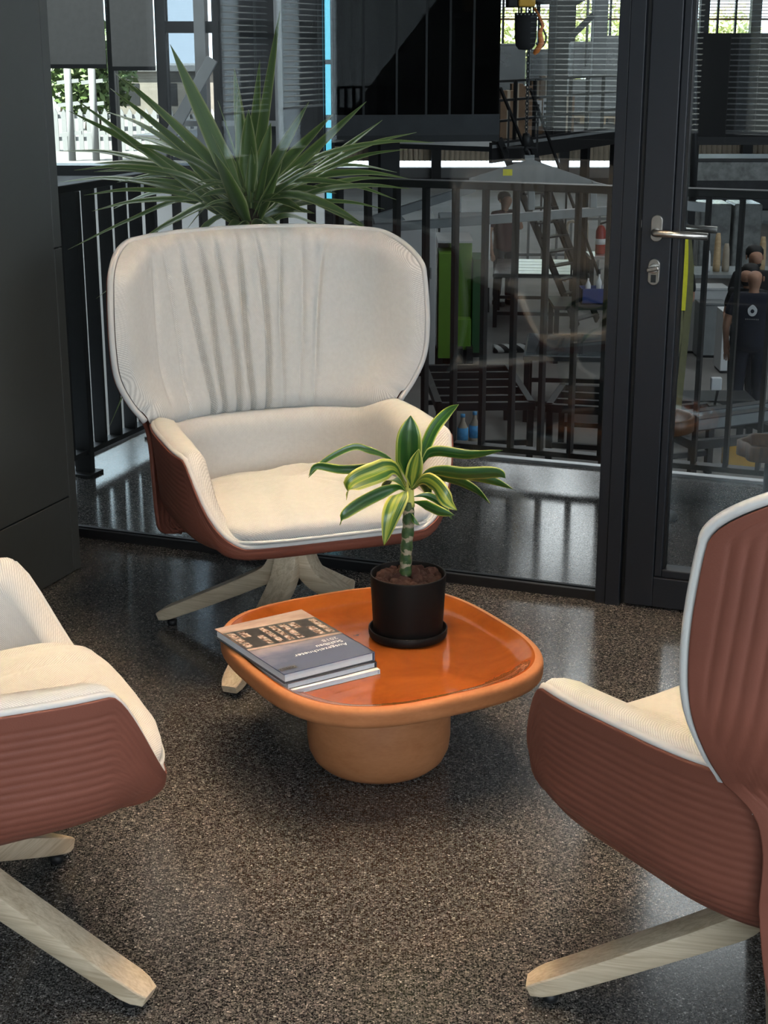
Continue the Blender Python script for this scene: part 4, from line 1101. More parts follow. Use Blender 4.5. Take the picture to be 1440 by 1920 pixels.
def wrapped(px, Y, w_, h, zadd, lab, d=.7):
    x, y, z = at_deck(px, Y)
    t = empty('wrapped_load', (x, y, z+zadd), 0, lab, 'pallet', 'film wrapped loads on the storage deck')
    if zadd < .1:
        for sx in (-1, 0, 1): MB().box(sx*w_*.42-.04, sx*w_*.42+.04, -d/2, d/2, 0, .09).build('pallet_block', M['pine'], t)
        MB().box(-w_/2, w_/2, -d/2, d/2, .09, .12).build('pallet_deck', M['pine'], t)
    z0 = .12 if zadd < .1 else 0
    MB().box(-w_/2+.02, w_/2-.02, -d/2+.02, d/2-.02, z0, z0+h).build('goods', M['grey_paint'], t, .02)
    MB().box(-w_/2, w_/2, -d/2, d/2, z0+.02, z0+h-.03).build('film', M['clear_film'], t, .03)
wrapped(955, 24.2, .44, 1.10, 0, 'film wrapped pallet behind the cartons at the left of the deck')
wrapped(1010, 24.6, .38, 1.02, 0, 'film wrapped pallet between the hoist chain and the black post')
wrapped(1088, 25.6, .42, .55, 0, 'lower film wrapped pallet right of the black post')
wrapped(1092, 25.6, .46, .55, .70, 'grey slab load stacked on the lower pallet by the post')
wrapped(1152, 25.4, .52, 1.22, 0, 'shiny film wrapped pallet beside the door post')

# ---- steel stair
st = empty('steel_stair', at(1010, 450, 20.4), 0, 'steep black steel stair leading down from the storage deck', 'stairs')
So = st.location
A0, A1 = at(936, 262, 19.6)-So, at(1082, 612, 21.0)-So
B0, B1 = at(992, 262, 19.9)-So, at(1120, 600, 21.4)-So
for a, b in ((A0, A1), (B0, B1)): MB().bar(a, b, .03, .10).build('stringer', M['black_steel'], st)
for i in range(13):
    f = (i+.5)/13; p, q = A0.lerp(A1, f), B0.lerp(B1, f); MB().bar(p, q, .14, .02).build('tread', M['black_steel'], st)
for a, b, dz_ in ((A0, A1, .62), (B0, B1, .62)):
    MB().bar(a+Vector((0, 0, dz_)), b+Vector((0, 0, dz_)), .03, .03).build('handrail', M['black_steel'], st)
    for f in (.1, .5, .9): MB().bar(a.lerp(b, f), a.lerp(b, f)+Vector((0, 0, dz_)), .025, .025).build('baluster', M['black_steel'], st)

# ---- chain hoist with lifting beam
HY = 11.0
ho = empty('chain_hoist', at(988, 300, HY), 0, 'yellow and black chain hoist with a black chain bag', 'hoist')
Ho = ho.location
def hp(px, py, d=0): return at(px, py, HY+d)-Ho
a, b = hp(950, 14), hp(1030, -60); MB().box(a.x, hp(968, 0).x, -.12, .12, a.z, b.z).build('motor_end', M['black_steel'], ho, .01)
MB().box(hp(970, 0).x, hp(1001, 0).x, -.13, .13, hp(0, 13).z, b.z).build('motor_body', M['hoist_yellow'], ho, .01)
MB().box(hp(1003, 0).x, hp(1030, 0).x, -.12, .12, hp(0, 8).z, b.z).build('gearbox', M['black_steel'], ho, .01)
cx = hp(987, 0).x; zt_, zb_ = hp(0, 24).z, hp(0, 94).z
MB().lathe([(0, zb_), (.045, zb_+.004), (.066, zb_+.03), (.074, zb_+.08), (.078, zt_-.01), (.078, zt_), (.070, zt_), (0, zt_-.03)], 24, (cx, 0, 0)).build('chain_bag', M['black_cloth'], ho)
for i in range(6): MB().tube([(cx-.065+i*.026, -.075, zt_-.012), (cx-.065+i*.026, -.085, zt_-.012)], .005, 8).build('rivet', M['alu'], ho)
for dx in (-.05, 0, .05): MB().tube([(cx+dx, 0, zt_-.02), (cx+dx, 0, hp(0, 12).z)], .006, 6).build('bag_strap', M['black_steel'], ho)
cxh = hp(996, 0).x
n = 0; z = hp(0, 10).z
lk = MB().tube([(.011*cos(t*pi/5), 0, .019*sin(t*pi/5)) for t in range(10)], .0042, 6, True).mesh('chain_link'); lk.materials.append(M['dark_steel'])
while z > hp(0, 256).z:
    o = link('chain_link', lk, None, ho); o.location = (cxh, .10, z); o.rotation_euler = (0, 0, n*pi/2+.5); z -= .027; n += 1
MB().lathe([(0, hp(0, 276).z), (.026, hp(0, 275).z), (.030, hp(0, 262).z), (.024, hp(0, 252).z), (0, hp(0, 250).z)], 16, (cxh, .10, 0)).build('hook_block', M['black_steel'], ho)
hz = hp(0, 276).z
MB().tube([(cxh, .10, hz)]+[(cxh-.002+.026*sin(t), .10, hz-.055-.026*cos(t)*-1) for t in [pi*.1*k_ for k_ in range(0, 15)]], [.012]+[.011]*13+[.006]*2, 8).build('hook', M['black_steel'], ho)
MB().tube([hp(1002, 15), hp(1011, 30), hp(1018, 48), hp(1012, 62), hp(1016, 80), hp(1006, 96), hp(1001, 102)], [.010, .010, .012, .016, .020, .020, .010], 8).build('spare_hook', M['hook_orange'], ho)
MB().tube(crom([hp(1006, 0), hp(1012, 40), hp(1024, 70), hp(1014, 90), hp(1005, 80)], 20), .007, 6).build('control_cable', M['black_cloth'], ho)
# suspended frame
fy = HY+.10
sf = empty('steel_truss', at(988, 400, fy), 0, 'pale grey steel truss hanging from the chain hoist', 'truss')
Sf = sf.location
def tp(px, py, d=0): return at(px, py, fy+d)-Sf
q = [tp(880, 334), tp(988, 300), tp(1000, 300), tp(1116, 340), tp(1116, 350), tp(880, 346)]
MB().prism([(p.x, p.z) for p in q], 'y', -.012, .012).build('apex_plate', M['grey_paint'], sf)
q = [tp(984, 300), tp(984, 291), tp(1002, 291), tp(1002, 300)]
MB().prism([(p.x, p.z) for p in q], 'y', -.012, .012).build('lifting_eye', M['grey_paint'], sf)
MB().box(tp(950, 0).x, tp(968, 0).x, -.014, -.012, tp(0, 329).z, tp(0, 317).z).build('yellow_sticker', M['strap_yellow'], sf)
def chord(a, b, w_=.062, name='chord'): MB().bar(a, b, w_, w_).build(name, M['grey_paint'], sf, .006)
chord(tp(640, 432), tp(1170, 393), .064)
chord(tp(700, 412), tp(890, 351)); chord(tp(1108, 348), tp(1185, 366))
for (a, b) in (((858, 362), (858, 398)), ((996, 348), (996, 394)), ((1112, 350), (1112, 390))): chord(tp(*a), tp(*b), .05, 'web_member')
q = [tp(640, 440), tp(640, 424), tp(745, 396), tp(760, 412)]
MB().prism([(p.x, p.z) for p in q], 'y', -.02, .02).build('end_plate', M['grey_paint'], sf)

# ---- machines
MY = 18.8
mw = empty('machine_cabinet', (at(750, 600, MY).x, MY, HF), 0, 'white machine cabinet with a small socket behind the armchair', 'machine')
Mo = mw.location
def mp_(px, py, d=0): return at(px, py, MY+d)-Mo
MB().box(mp_(640, 0).x, mp_(822, 0).x, 0, 1.5, .05, mp_(0, 420).z).build('body', M['machine_white'], mw, .01)
MB().box(mp_(640, 0).x, mp_(822, 0).x, .05, 1.5, 0, .05).build('plinth', M['black_steel'], mw)
a = mp_(800, 512); bx_ = MB().box(a.x-.05, a.x+.06, -.03, 0, a.z-.07, a.z+.07).build('socket_box', M['grey_paint'], mw, .006)
MB().box(a.x-.005, a.x+.04, -.035, -.03, a.z-.05, a.z+.04).build('socket_hole', M['tape_black'], bx_)
mg = empty('press_machine', (at(860, 600, 19.2).x, 19.2, HF), 0, 'bright green machine beside the white cabinet', 'machine')
Go = mg.location
def mq(px, py, d=0): return at(px, py, 19.2+d)-Go
MB().box(mq(828, 0, 1).x, mq(922, 0, 1).x, .75, 1.4, mq(0, 482, 1).z, mq(0, 404, 1).z).build('rear_housing', M['machine_white'], mg, .01)
MB().box(mq(918, 0, 1).x, mq(925, 0, 1).x, .70, .80, mq(0, 482, 1).z, mq(0, 404, 1).z).build('corner_strip', M['paper_white'], mg)
MB().box(mq(835, 0, 1).x, mq(915, 0, 1).x, .85, 1.3, 0, mq(0, 482, 1).z).build('rear_stand', M['black_steel'], mg)
MB().box(mq(826, 0).x, mq(856, 0).x, -.35, .2, mq(0, 662).z, mq(0, 468).z).build('door', M['machine_green'], mg, .008)
MB().box(mq(850, 0).x, mq(895, 0).x, .2, .7, mq(0, 648).z, mq(0, 452).z).build('body', M['machine_green'], mg, .01)
MB().box(mq(824, 0).x, mq(893, 0).x, -.2, .7, mq(0, 452).z, mq(0, 448).z).build('lid', M['machine_white'], mg)
MB().box(mq(858, 0).x, mq(893, 0).x, -.05, .2, mq(0, 655).z, mq(0, 598).z).build('tool_tray', M['machine_green'], mg, .008)
MB().box(mq(857, 0).x, mq(868, 0).x, .17, .2, mq(0, 590).z, mq(0, 535).z).build('recess', M['machine_dark_green'], mg)
MB().box(mq(896, 0).x, mq(921, 0).x, .1, .8, mq(0, 665).z, mq(0, 488).z).build('side_cabinet', M['machine_dark_green'], mg, .008)
MB().tube([mq(906, 540, -.1), mq(916, 540, -.1), mq(916, 585, -.1), mq(906, 585, -.1)], .012, 6).build('handle', M['black_steel'], mg)
for px in (830, 870, 890): MB().box(mq(px, 0).x-.04, mq(px, 0).x+.04, -.2, .6, 0, max(.05, mq(0, 648).z)).build('foot', M['black_steel'], mg)

# ---- trestles, tables, frames on the hall floor
def work_table(px, Y, w_, d, h, lab, top='dark_steel', legs='black_steel', rz=0, thick=.05, inner=0, grp='steel work tables on the hall floor'):
    x = at(px, 600, Y).x
    t = empty('work_table', (x, Y, HF), rz, lab, 'work table', grp)
    if top:
        MB().box(-w_/2, w_/2, -d/2, d/2, h-thick, h).build('table_top', M[top], t, .004)
    else:
        for (x0, x1, y0, y1) in ((-w_/2, w_/2, -d/2, -d/2+.07), (-w_/2, w_/2, d/2-.07, d/2), (-w_/2, -w_/2+.07, -d/2, d/2), (w_/2-.07, w_/2, -d/2, d/2)):
            MB().box(x0, x1, y0, y1, h-.08, h).build('frame_bar', M[legs], t, .004)
        for i in range(inner):
            y0 = -d/2+(i+1)*d/(inner+1); MB().box(-w_/2, w_/2, y0-.03, y0+.03, h-.08, h-.01).build('cross_bar', M[legs], t)
    for sx in (-1, 1):
        for sy in (-1, 1):
            MB().box(sx*(w_/2-.04)-.03, sx*(w_/2-.04)+.03, sy*(d/2-.05)-.03, sy*(d/2-.05)+.03, 0, h-.05).build('leg', M[legs], t)
    for sy in (-1, 1): MB().box(-w_/2+.05, w_/2-.05, sy*(d/2-.05)-.02, sy*(d/2-.05)+.02, .18, .23).build('stretcher', M[legs], t)
    return t
stb = work_table(1000, 23.0, 1.2, 1.6, .78, 'work table covered with bright metal sheets near the stair', 'dark_steel', rz=-.10)
for i in range(5):
    o = MB().box(-.58, .58, -.78+i*.32, -.49+i*.32, .782, .79).build('metal_sheet', M['sheet_metal']); o.matrix_world = stb.matrix_world.copy(); o.location = stb.location; o.rotation_euler = stb.rotation_euler
    tag(o, ['bright metal sheet on the table by the stair, nearest', 'bright metal sheet on the table by the stair, second nearest', 'middle bright metal sheet on the table by the stair', 'bright metal sheet on the table by the stair, second farthest', 'farthest bright metal sheet on the table by the stair'][i], 'metal sheet', 'metal sheets on the stair table')
fr_ = empty('pipe_rack', (at(1010, 430, 27.5).x, 27.5, HF), 0, 'grey railing of upright posts behind the metal sheet table', 'rack')
for i in range(9): MB().box(-.95+i*.25, -.91+i*.25, -.03, .03, 0, 1.05).build('post', M['grey_paint'], fr_)
for z in (.35, .98): MB().box(-1.0, 1.3, -.02, .02, z, z+.05).build('rail', M['grey_paint'], fr_)
for i, px in enumerate((1062, 1082)):
    t = empty('pipe_bend', (at(px, 450, 26.8).x, 26.8, HF), 0, ['copper coloured bent pipe on the rack, left one', 'copper coloured bent pipe on the rack, right one'][i], 'pipe', 'bent pipes')
    MB().tube([(0, 0, 0), (0, 0, .95), (.03, 0, 1.02), (.10, 0, 1.04), (.16, 0, 1.0), (.17, 0, .6)], .028, 8).build('pipe', M['stone_tan'], t)
frm = work_table(893, 15.6, .98, 1.9, .62, 'long black steel frame on legs below the green machine', None, rz=0.05, inner=4)
fr2 = work_table(1098, 15.0, .60, 1.0, .62, 'black steel frame trestle near the door post', None, rz=-.25, inner=2)
gt = work_table(1075, 17.0, 1.05, 1.35, .74, 'steel table carrying a shiny glass sheet', 'dark_steel', rz=-.12)
o = MB().box(-.50, .52, -.62, .62, .0, .012).build('glass_sheet', M['mirror_sheet']); o.location = gt.location+Vector((0, 0, .742)); o.rotation_euler = gt.rotation_euler
tag(o, 'shiny glass sheet mirroring the bright windows on the steel table', 'glass sheet')
work_table(1100, 20.0, .95, .8, .75, 'cluttered dark workbench with a blue crate right of the stair', 'dark_steel')
cr = empty('crate', (at(1115, 590, 19.9).x, 19.9, HF+.75), 0, 'dark blue plastic crate on the cluttered bench', 'crate')
for (x0, x1, y0, y1) in ((-.2, .2, -.15, -.135), (-.2, .2, .135, .15), (-.2, -.185, -.15, .15), (.185, .2, -.15, .15)): MB().box(x0, x1, y0, y1, 0, .2).build('side', M['blue_plastic'], cr)
MB().box(-.2, .2, -.15, .15, 0, .015).build('bottom', M['blue_plastic'], cr)
for i, (dx, h) in enumerate([(-.10, .36), (.04, .42), (.12, .33)]):
    t = empty('spray_bottle', cr.location+Vector((dx, 0, .015)), 0, ['white bottle at the left in the blue crate', 'tallest white bottle in the blue crate', 'white bottle at the right in the blue crate'][i], 'bottle', 'bottles in the blue crate')
    MB().lathe([(0, 0), (.035, 0), (.035, h*.6), (.012, h*.75), (.012, h*.85), (0, h*.85)], 14).build('body', M['paper_white'], t)
    MB().lathe([(0, h*.85), (.016, h*.85), (.016, h), (0, h)], 12).build('cap', M['dark_steel'], t)
k = NT('hose_stripe'); wv = k.n('ShaderNodeTexWave', wave_type='BANDS', bands_direction='DIAGONAL'); wv.inputs['Scale'].default_value = 3.2; k.l(k.coord('Object'), wv.inputs[0]); k.set(**{'Base Color': k.ramp(wv.outputs[1], [(.48, (.012, .012, .012)), (.52, (.5, .5, .49))]), 'Roughness': .6}); M['hose_stripe'] = k.m
h0 = atz(925, 655, HF+.05)
hs = MB().tube(crom([(0, 0, .06), (.4, .05, .06), (.8, -.05, .06), (1.1, .0, .06), (1.35, .25, .06)], 30), .06, 10).build('striped_hose', M['hose_stripe']); hs.location = (h0.x, h0.y, HF); tag(hs, 'black and white striped hose lying on the hall floor', 'hose')
for i, (px, Y) in enumerate([(867, 14.3), (889, 14.4)]):
    p = at(px, 840, Y)
    t = empty('water_bottle', (p.x, Y, HF), 0, ['tall clear water bottle with blue labels, left of the pair on the hall floor', 'tall clear water bottle with blue labels, right of the pair on the hall floor'][i], 'bottle', 'water bottles')
    MB().lathe([(0, 0), (.05, 0), (.052, .02), (.052, .45), (.02, .52), (.02, .56), (0, .56)], 18).build('body', M['stone_tan'], t)
    for z in (.06, .34): MB().lathe([(.0535, z), (.0535, z+.12)], 18).build('label_band', M['bottle_blue'], t)
    MB().lathe([(0, .56), (.022, .56), (.022, .59), (0, .59)], 12).build('cap', M['bottle_blue'], t)
fe = empty('fire_extinguisher', (at(1128, 405, 24.5).x, 24.5, HF+.78), 0, 'red fire extinguisher on the ledge near the door post', 'extinguisher')
MB().lathe([(0, 0), (.075, 0), (.08, .02), (.08, .36), (.05, .43), (.02, .45), (0, .45)], 18).build('body', M['red_paint'], fe)
MB().bar((-.02, 0, .47), (.09, 0, .50), .03, .03).build('valve', M['black_steel'], fe)
MB().lathe([(.081, .15), (.081, .24)], 18).build('label_band', M['paper_white'], fe)
work_table(1150, 24.5, .9, .6, .78, 'narrow dark bench carrying the red extinguisher', 'sheet_metal')
wb_ = work_table(1345, 22.5, 2.2, .9, .80, 'long workbench behind the three men', 'grey_paint')
for i, (px, h, m_) in enumerate([(1347, .55, 'pine'), (1364, .40, 'stone_tan'), (1432, .50, 'pine'), (1414, .35, 'paper_white'), (1329, .30, 'paper_white')]):
    o = MB().lathe([(0, 0), (.05, 0), (.055, h*.2), (.045, h*.8), (.03, h), (0, h)], 10).build('canister', M[m_]); o.location = (at(px, 440, 22.4).x, 22.4, HF+.80)
    tag(o, ['tallest brown canister at the left of the long workbench', 'tan canister beside the tallest brown one', 'brown canister at the right end of the long workbench', 'white canister right of the middle on the long workbench', 'short white canister at the left end of the long workbench'][i], 'canister', 'canisters on the long workbench')
for i, (px, Y, w_, h, m_) in enumerate([(1375, 19.2, .13, .75, 'paper_white'), (1336, 20.2, .18, .7, 'grey_paint'), (1300, 20.5, .45, .85, 'machine_white')]):
    t = empty('storage_bin', (at(px, 500, Y).x, Y, HF), 0, ['white upright bin just left of the three men', 'grey bin between two railing bars left of the men', 'pale cabinet behind the yellow sling'][i], 'bin')
    MB().box(-w_, w_, -.2, .2, 0.03, h).build('body', M[m_], t, .01); MB().box(-w_*.9, w_*.9, -.18, .18, 0, .03).build('plinth', M['black_steel'], t); MB().box(-w_, w_, -.21, .21, h, h+.03).build('lid', M[m_], t, .005)
work_table(1335, 15.6, .9, .5, .48, 'low black trestle table in front of the bins', 'dark_steel')
# stacked beams, trestle seen through the door
tr = work_table(1330, 13.6, 1.0, 1.3, .70, 'black steel trestle seen through the door below the sling', None, rz=.35, inner=1)
for i, (dy, dz_) in enumerate([(0, 0), (.18, .02)]):
    a, b = at(1225, 735+i*6, 13.0+dy), at(1450, 655+i*14, 13.6+dy)
    zt = HF+.80+.03*i
    t = empty('steel_channel', (a.x, a.y, zt), atan2(b.y-a.y, b.x-a.x), ['grey steel channel lying across the trestle, the nearer one', 'grey steel channel lying across the trestle, the farther one'][i], 'steel beam', 'steel channels on the trestle')
    L = math.hypot(b.x-a.x, b.y-a.y)
    MB().box(0, L, -.05, .05, -.1, -.09).build('flange', M['dark_steel'], t); MB().box(0, L, -.05, -.04, -.09, .0).build('web', M['grey_paint'], t); MB().box(0, L, -.05, .05, 0, .01).build('flange', M['dark_steel'], t)
work_table(1290, 12.2, .8, .5, .40, 'low dark bench on the hall floor right behind the door stile', 'grey_paint')
pj = empty('work_lamp', (at(1345, 680, 14.05).x, 14.05, HF+.72), 0, 'white head of a work lamp standing on the trestle', 'lamp')
MB().box(-.06, .06, -.05, .05, .0, .02).build('base', M['black_steel'], pj); MB().bar((0, 0, .02), (.02, 0, .16), .02, .02).build('arm', M['black_steel'], pj); MB().box(-.05, .05, -.03, .03, .16, .28).build('head', M['paper_white'], pj, .01)
yc_ = empty('crate', (at(1400, 690, 14.6).x, 14.6, HF), 0, 'yellow plastic crate on the hall floor at the right edge', 'crate')
for (x0, x1, y0, y1) in ((-.16, .16, -.12, -.10), (-.16, .16, .10, .12), (-.16, -.14, -.12, .12), (.14, .16, -.12, .12)): MB().box(x0, x1, y0, y1, 0, .26).build('side', M['hoist_yellow'], yc_)
MB().box(-.16, .16, -.12, .12, 0, .02).build('bottom', M['hoist_yellow'], yc_)

# ---- yellow lifting sling on a second hook
SY = 9.0
sg = empty('lifting_sling', at(1285, 450, SY), 0, 'yellow and olive lifting sling hanging behind the door glass', 'sling')
Sg = sg.location
def sp3(px, py, d=0): return at(px, py, SY+d)-Sg
def band(name, pts, ws, mat, th=.006):
    P = [sp3(*p) for p in pts]; vs_ = []; fs = []
    for p, w_ in zip(P, ws):
        w_ *= SY/FPX
        vs_ += [(p.x-w_/2, p.y-th, p.z), (p.x+w_/2, p.y-th, p.z), (p.x+w_/2, p.y+th, p.z), (p.x-w_/2, p.y+th, p.z)]
    for i in range(len(P)-1):
        for k_ in range(4): l = (k_+1) % 4; fs.append((i*4+k_, i*4+l, i*4+4+l, i*4+4+k_))
    fs += [(3, 2, 1, 0), tuple(len(P)*4-4+k_ for k_ in range(4))]
    MB().add(vs_, fs).build(name, M[mat], sg)
band('yellow_sleeve', [(1287, 440), (1284, 470), (1280, 510), (1277, 550), (1276, 582)], [6, 13, 19, 20, 17], 'strap_yellow')
band('olive_band', [(1292, 440, .05), (1295, 500, .05), (1292, 560, .05), (1284, 640, .05), (1272, 760, .05), (1268, 800, .05)], [8, 12, 14, 13, 12, 12], 'strap_olive')
band('olive_band', [(1274, 583), (1272, 620), (1262, 690), (1250, 770), (1248, 800)], [14, 15, 15, 14, 13], 'strap_olive')
MB().tube([sp3(1285, 395), sp3(1285, 418), sp3(1293, 426), sp3(1292, 440), sp3(1284, 442)], .012, 8).build('hook', M['dark_steel'], sg)
MB().box(sp3(1277, 0).x, sp3(1294, 0).x, -.02, .02, sp3(0, 412).z, sp3(0, 396).z).build('hook_plate', M['grey_paint'], sg)
b2 = empty('lifting_beam', at(1290, 385, SY), 0, 'grey lifting beam behind the door glass above the handle', 'beam')
MB().bar(at(1268, 384, SY)-b2.location, at(1325, 389, SY)-b2.location, .03, .055).build('beam', M['grey_paint'], b2, .004)
MB().tube([at(1300, 375, SY)-b2.location, at(1302, -120, SY)-b2.location], .022, 10).build('chain_tube', M['black_steel'], b2)

# dark deck over the far side seen through the door
dd = empty('gallery', (at(1360, 260, 26).x, 26, at(1360, 268, 26).z), 0, 'dark gallery edge beam seen through the door glass', 'platform')
MB().box(-1.6, 1.6, 0, 2, 0, .08).build('floor_plate', M['black_steel'], dd); MB().box(-1.6, 1.6, -.05, 0, -.03, .10).build('edge_beam', M['black_steel'], dd)
MB().box(at(1272, 200, 26).x-dd.location.x, 1.6, .0, .05, .1, at(1360, 62, 26).z-dd.location.z).build('rear_panel', M['black_cloth'], dd)  # dark panel added so the blinds' reflection stands out in the door
for px in (1308,): MB().bar((at(px, 300, 26).x-dd.location.x, .3, 0), (at(px, 300, 26).x-dd.location.x, .3, HF-dd.location.z), .12, .12).build('support', M['black_steel'], dd)
MB().bar((at(1312, 300, 26).x-dd.location.x, .3, .08), (at(1312, 300, 26).x-dd.location.x, .3, 3.5), .14, .14).build('post', M['black_steel'], dd)
for i, (px, w_, m_, lab) in enumerate([(1335, .55, 'wrap_film', 'blue-grey film wrapped stack under the gallery, left one'), (1395, .5, 'wrap_film', 'blue-grey film wrapped stack under the gallery, right one')]):
    t = empty('wrapped_load', (at(px, 380, 28).x, 28, HF), 0, lab, 'pallet', 'wrapped stacks under the gallery')
    MB().box(-w_/2, w_/2, -.4, .4, 0, .12).build('pallet', M['pine'], t); MB().box(-w_/2, w_/2, -.4, .4, .12, 1.25).build('wrapped_goods', M[m_], t, .03)
vn = empty('van', (at(1370, 320, 36).x, 36, HF), 0, 'dark vehicle parked before the ribbed far wall', 'vehicle')
MB().prism([(-2.2, .35), (2.2, .35), (2.2, .9), (1.6, 1.0), (1.1, 1.5), (-1.9, 1.5), (-2.2, 1.0)], 'y', -.8, .8).build('body', M['dark_steel'], vn, .05)
for x in (-1.4, 1.4): MB().tube([(x, -.85, .33), (x, -.6, .33)], .33, 20).build('wheel', M['tape_black'], vn)
MB().prism([(-1.75, 1.02), (1.2, 1.02), (.9, 1.42), (-1.7, 1.42)], 'y', -.81, -.80).build('side_window', M['wrap_film'], vn)

# solid tables on the walkway, added for shapes reflected in the door glass
def rtable(px, py, v_, r, h, lab, scal=0):
    p = atz(px, py, h)
    t = empty('side_table', (p.x, p.y, 0), 0, lab, 'table', 'small tables on the walkway')
    sh = (lambda a: 1+scal*sin(7*a)) if scal else None
    MB().lathe([(0, h-.02), (r-.02, h-.02), (r, h-.015), (r, h+.030), (r-.006, h+.034), (r-.014, h+.03), (r-.018, h), (0, h-.002)], 48, shape=sh).build('tray_top', M['brown_wood'], t)
    MB().tube([(0, 0, .015), (0, 0, h-.02)], .028, 16).build('post', M['black_steel'], t)
    MB().lathe([(0, 0), (r*.7, 0), (r*.7, .01), (.03, .018), (0, .018)], 32).build('base', M['black_steel'], t)
rtable(1232, 795, 0, .125, .33, 'small brown round tray table on the walkway behind the door stile')
rtable(1452, 846, 0, .11, .33, 'dark wavy-edged side table on the walkway at the right edge', .08)
o = MB().box(-.02, .02, -.02, .02, 0, .02).build('wood_block', M['pine'], None, .002); p = atz(1262, 783, .33); o.location = (p.x-.03, p.y+.01, .331); tag(o, 'small pale wooden block on the brown round tray', 'block')

# ---- people
def skinobj(name, nodes, edges, mat, parent, sub=2):
    me = bpy.data.meshes.new(name); names = list(nodes); idx = {n_: i for i, n_ in enumerate(names)}
    me.from_pydata([nodes[n_][:3] for n_ in names], [(idx[a], idx[b]) for a, b in edges], []); me.update()
    o = link(name, me, mat, parent)
    md = o.modifiers.new('skin', 'SKIN'); md.use_smooth_shade = True
    for n_ in names:
        r = nodes[n_][3]; sv = me.skin_vertices[0].data[idx[n_]]
        sv.radius = r if isinstance(r, tuple) else (r, r); sv.use_root = (n_ == names[0])
    s_ = o.modifiers.new('sub', 'SUBSURF'); s_.levels = s_.render_levels = sub
    return o
def person(x, y, rz, H, label, shirt, hair=True, pose='down', beard=False, logo=False):
    t = empty('person', (x, y, HF), rz, label, 'person'); s = H/1.76
    B = {'pelvis': (0, 0, .96, (.165, .125)), 'waist': (0, 0, 1.12, (.150, .115)), 'chest': (0, 0, 1.34, (.185, .130)), 'neckb': (0, .0, 1.46, .070), 'neck': (0, .0, 1.51, .050), 'jaw': (0, -.03, 1.575, (.072, .092)), 'head': (0, -.012, 1.65, (.110, .130)), 'crown': (0, 0, 1.72, (.098, .118)),
         'nose': (0, -.148, 1.632, .020)}
    E_ = [('pelvis', 'waist'), ('waist', 'chest'), ('chest', 'neckb'), ('neckb', 'neck'), ('neck', 'jaw'), ('jaw', 'head'), ('head', 'crown'), ('head', 'nose')]
    for sx, n_ in ((-1, 'L'), (1, 'R')):
        if pose == 'crossed': el, wr, ha = (sx*.27, -.06, 1.14), (sx*.06, -.20, 1.17), (-sx*.05, -.21, 1.19)
        elif pose == 'phone' and sx > 0: el, wr, ha = (sx*.24, -.12, 1.20), (sx*.12, -.20, 1.44), (sx*.09, -.18, 1.52)
        elif pose == 'front': el, wr, ha = (sx*.25, -.02, 1.15), (sx*.16, -.24, 1.10), (sx*.10, -.31, 1.12)
        else: el, wr, ha = (sx*.27, .03, 1.14), (sx*.26, -.04, .90), (sx*.25, -.06, .82)
        sh = (sx*.19, 0, 1.42)
        B['sh'+n_] = (*sh, .066); B['el'+n_] = (*el, .044); B['wr'+n_] = (*wr, .030); B['ha'+n_] = (*ha, (.040, .018))
        E_ += [('chest', 'sh'+n_), ('sh'+n_, 'el'+n_), ('el'+n_, 'wr'+n_), ('wr'+n_, 'ha'+n_)]
        d = (Vector(ha)-Vector(wr)).normalized(); sd = d.cross(Vector((0, 1, .3))).normalized()
        for q_, (o_, L) in enumerate([(-.030, .06), (-.011, .075), (.009, .07), (.028, .055)]):
            b0 = Vector(ha)+d*.03+sd*o_; b1 = b0+d*L*.55; b2_ = b1+d*L*.4+Vector((0, 0, -.012))
            B['f%d%sa' % (q_, n_)] = (*b0, .010); B['f%d%sb' % (q_, n_)] = (*b1, .009); B['f%d%sc' % (q_, n_)] = (*b2_, .008)
            E_ += [('ha'+n_, 'f%d%sa' % (q_, n_)), ('f%d%sa' % (q_, n_), 'f%d%sb' % (q_, n_)), ('f%d%sb' % (q_, n_), 'f%d%sc' % (q_, n_))]
        tb_ = Vector(wr).lerp(Vector(ha), .5)-sd*.045; B['th'+n_] = (*(tb_+d*.035), .010); B['tha'+n_] = (*tb_, .012); E_ += [('wr'+n_, 'tha'+n_), ('tha'+n_, 'th'+n_)]
        B['hip'+n_] = (sx*.095, 0, .88, .088); B['kn'+n_] = (sx*.11, -.02, .50, .058); B['an'+n_] = (sx*.115, .02, .09, .040); B['to'+n_] = (sx*.13, -.15, .035, .034)
        E_ += [('pelvis', 'hip'+n_), ('hip'+n_, 'kn'+n_), ('kn'+n_, 'an'+n_), ('an'+n_, 'to'+n_)]
    sc = lambda d_: {k_: (v_[0]*s, v_[1]*s, v_[2]*s, v_[3]) for k_, v_ in d_.items()}
    skinobj('body', sc(B), E_, M['skin'], t)
    g = .016
    def gr(v_, a=g): r = v_[3]; return (*v_[:3], tuple(q_+a for q_ in r) if isinstance(r, tuple) else r+a)
    Sh = {'chest': gr(B['chest']), 'waist': gr(B['waist'], .026), 'pelvis': gr((0, 0, .95, (.180, .140))), 'hem': (0, 0, .83, (.20, .16)), 'nb': (0, 0, 1.49, .080)}
    Es = [('chest', 'waist'), ('waist', 'pelvis'), ('pelvis', 'hem'), ('chest', 'nb')]
    for n_ in 'LR':
        Sh['sh'+n_] = gr(B['sh'+n_]); m_ = Vector(B['sh'+n_][:3]).lerp(Vector(B['el'+n_][:3]), .72); Sh['sl'+n_] = (*m_, .064); Es += [('chest', 'sh'+n_), ('sh'+n_, 'sl'+n_)]
    so = skinobj('shirt', sc(Sh), Es, M[shirt], t)
    Tr = {'pelvis': gr((0, 0, .95, (.160, .122)), .008), 'belt': (0, 0, 1.05, (.155, .12))}; Et = [('pelvis', 'belt')]
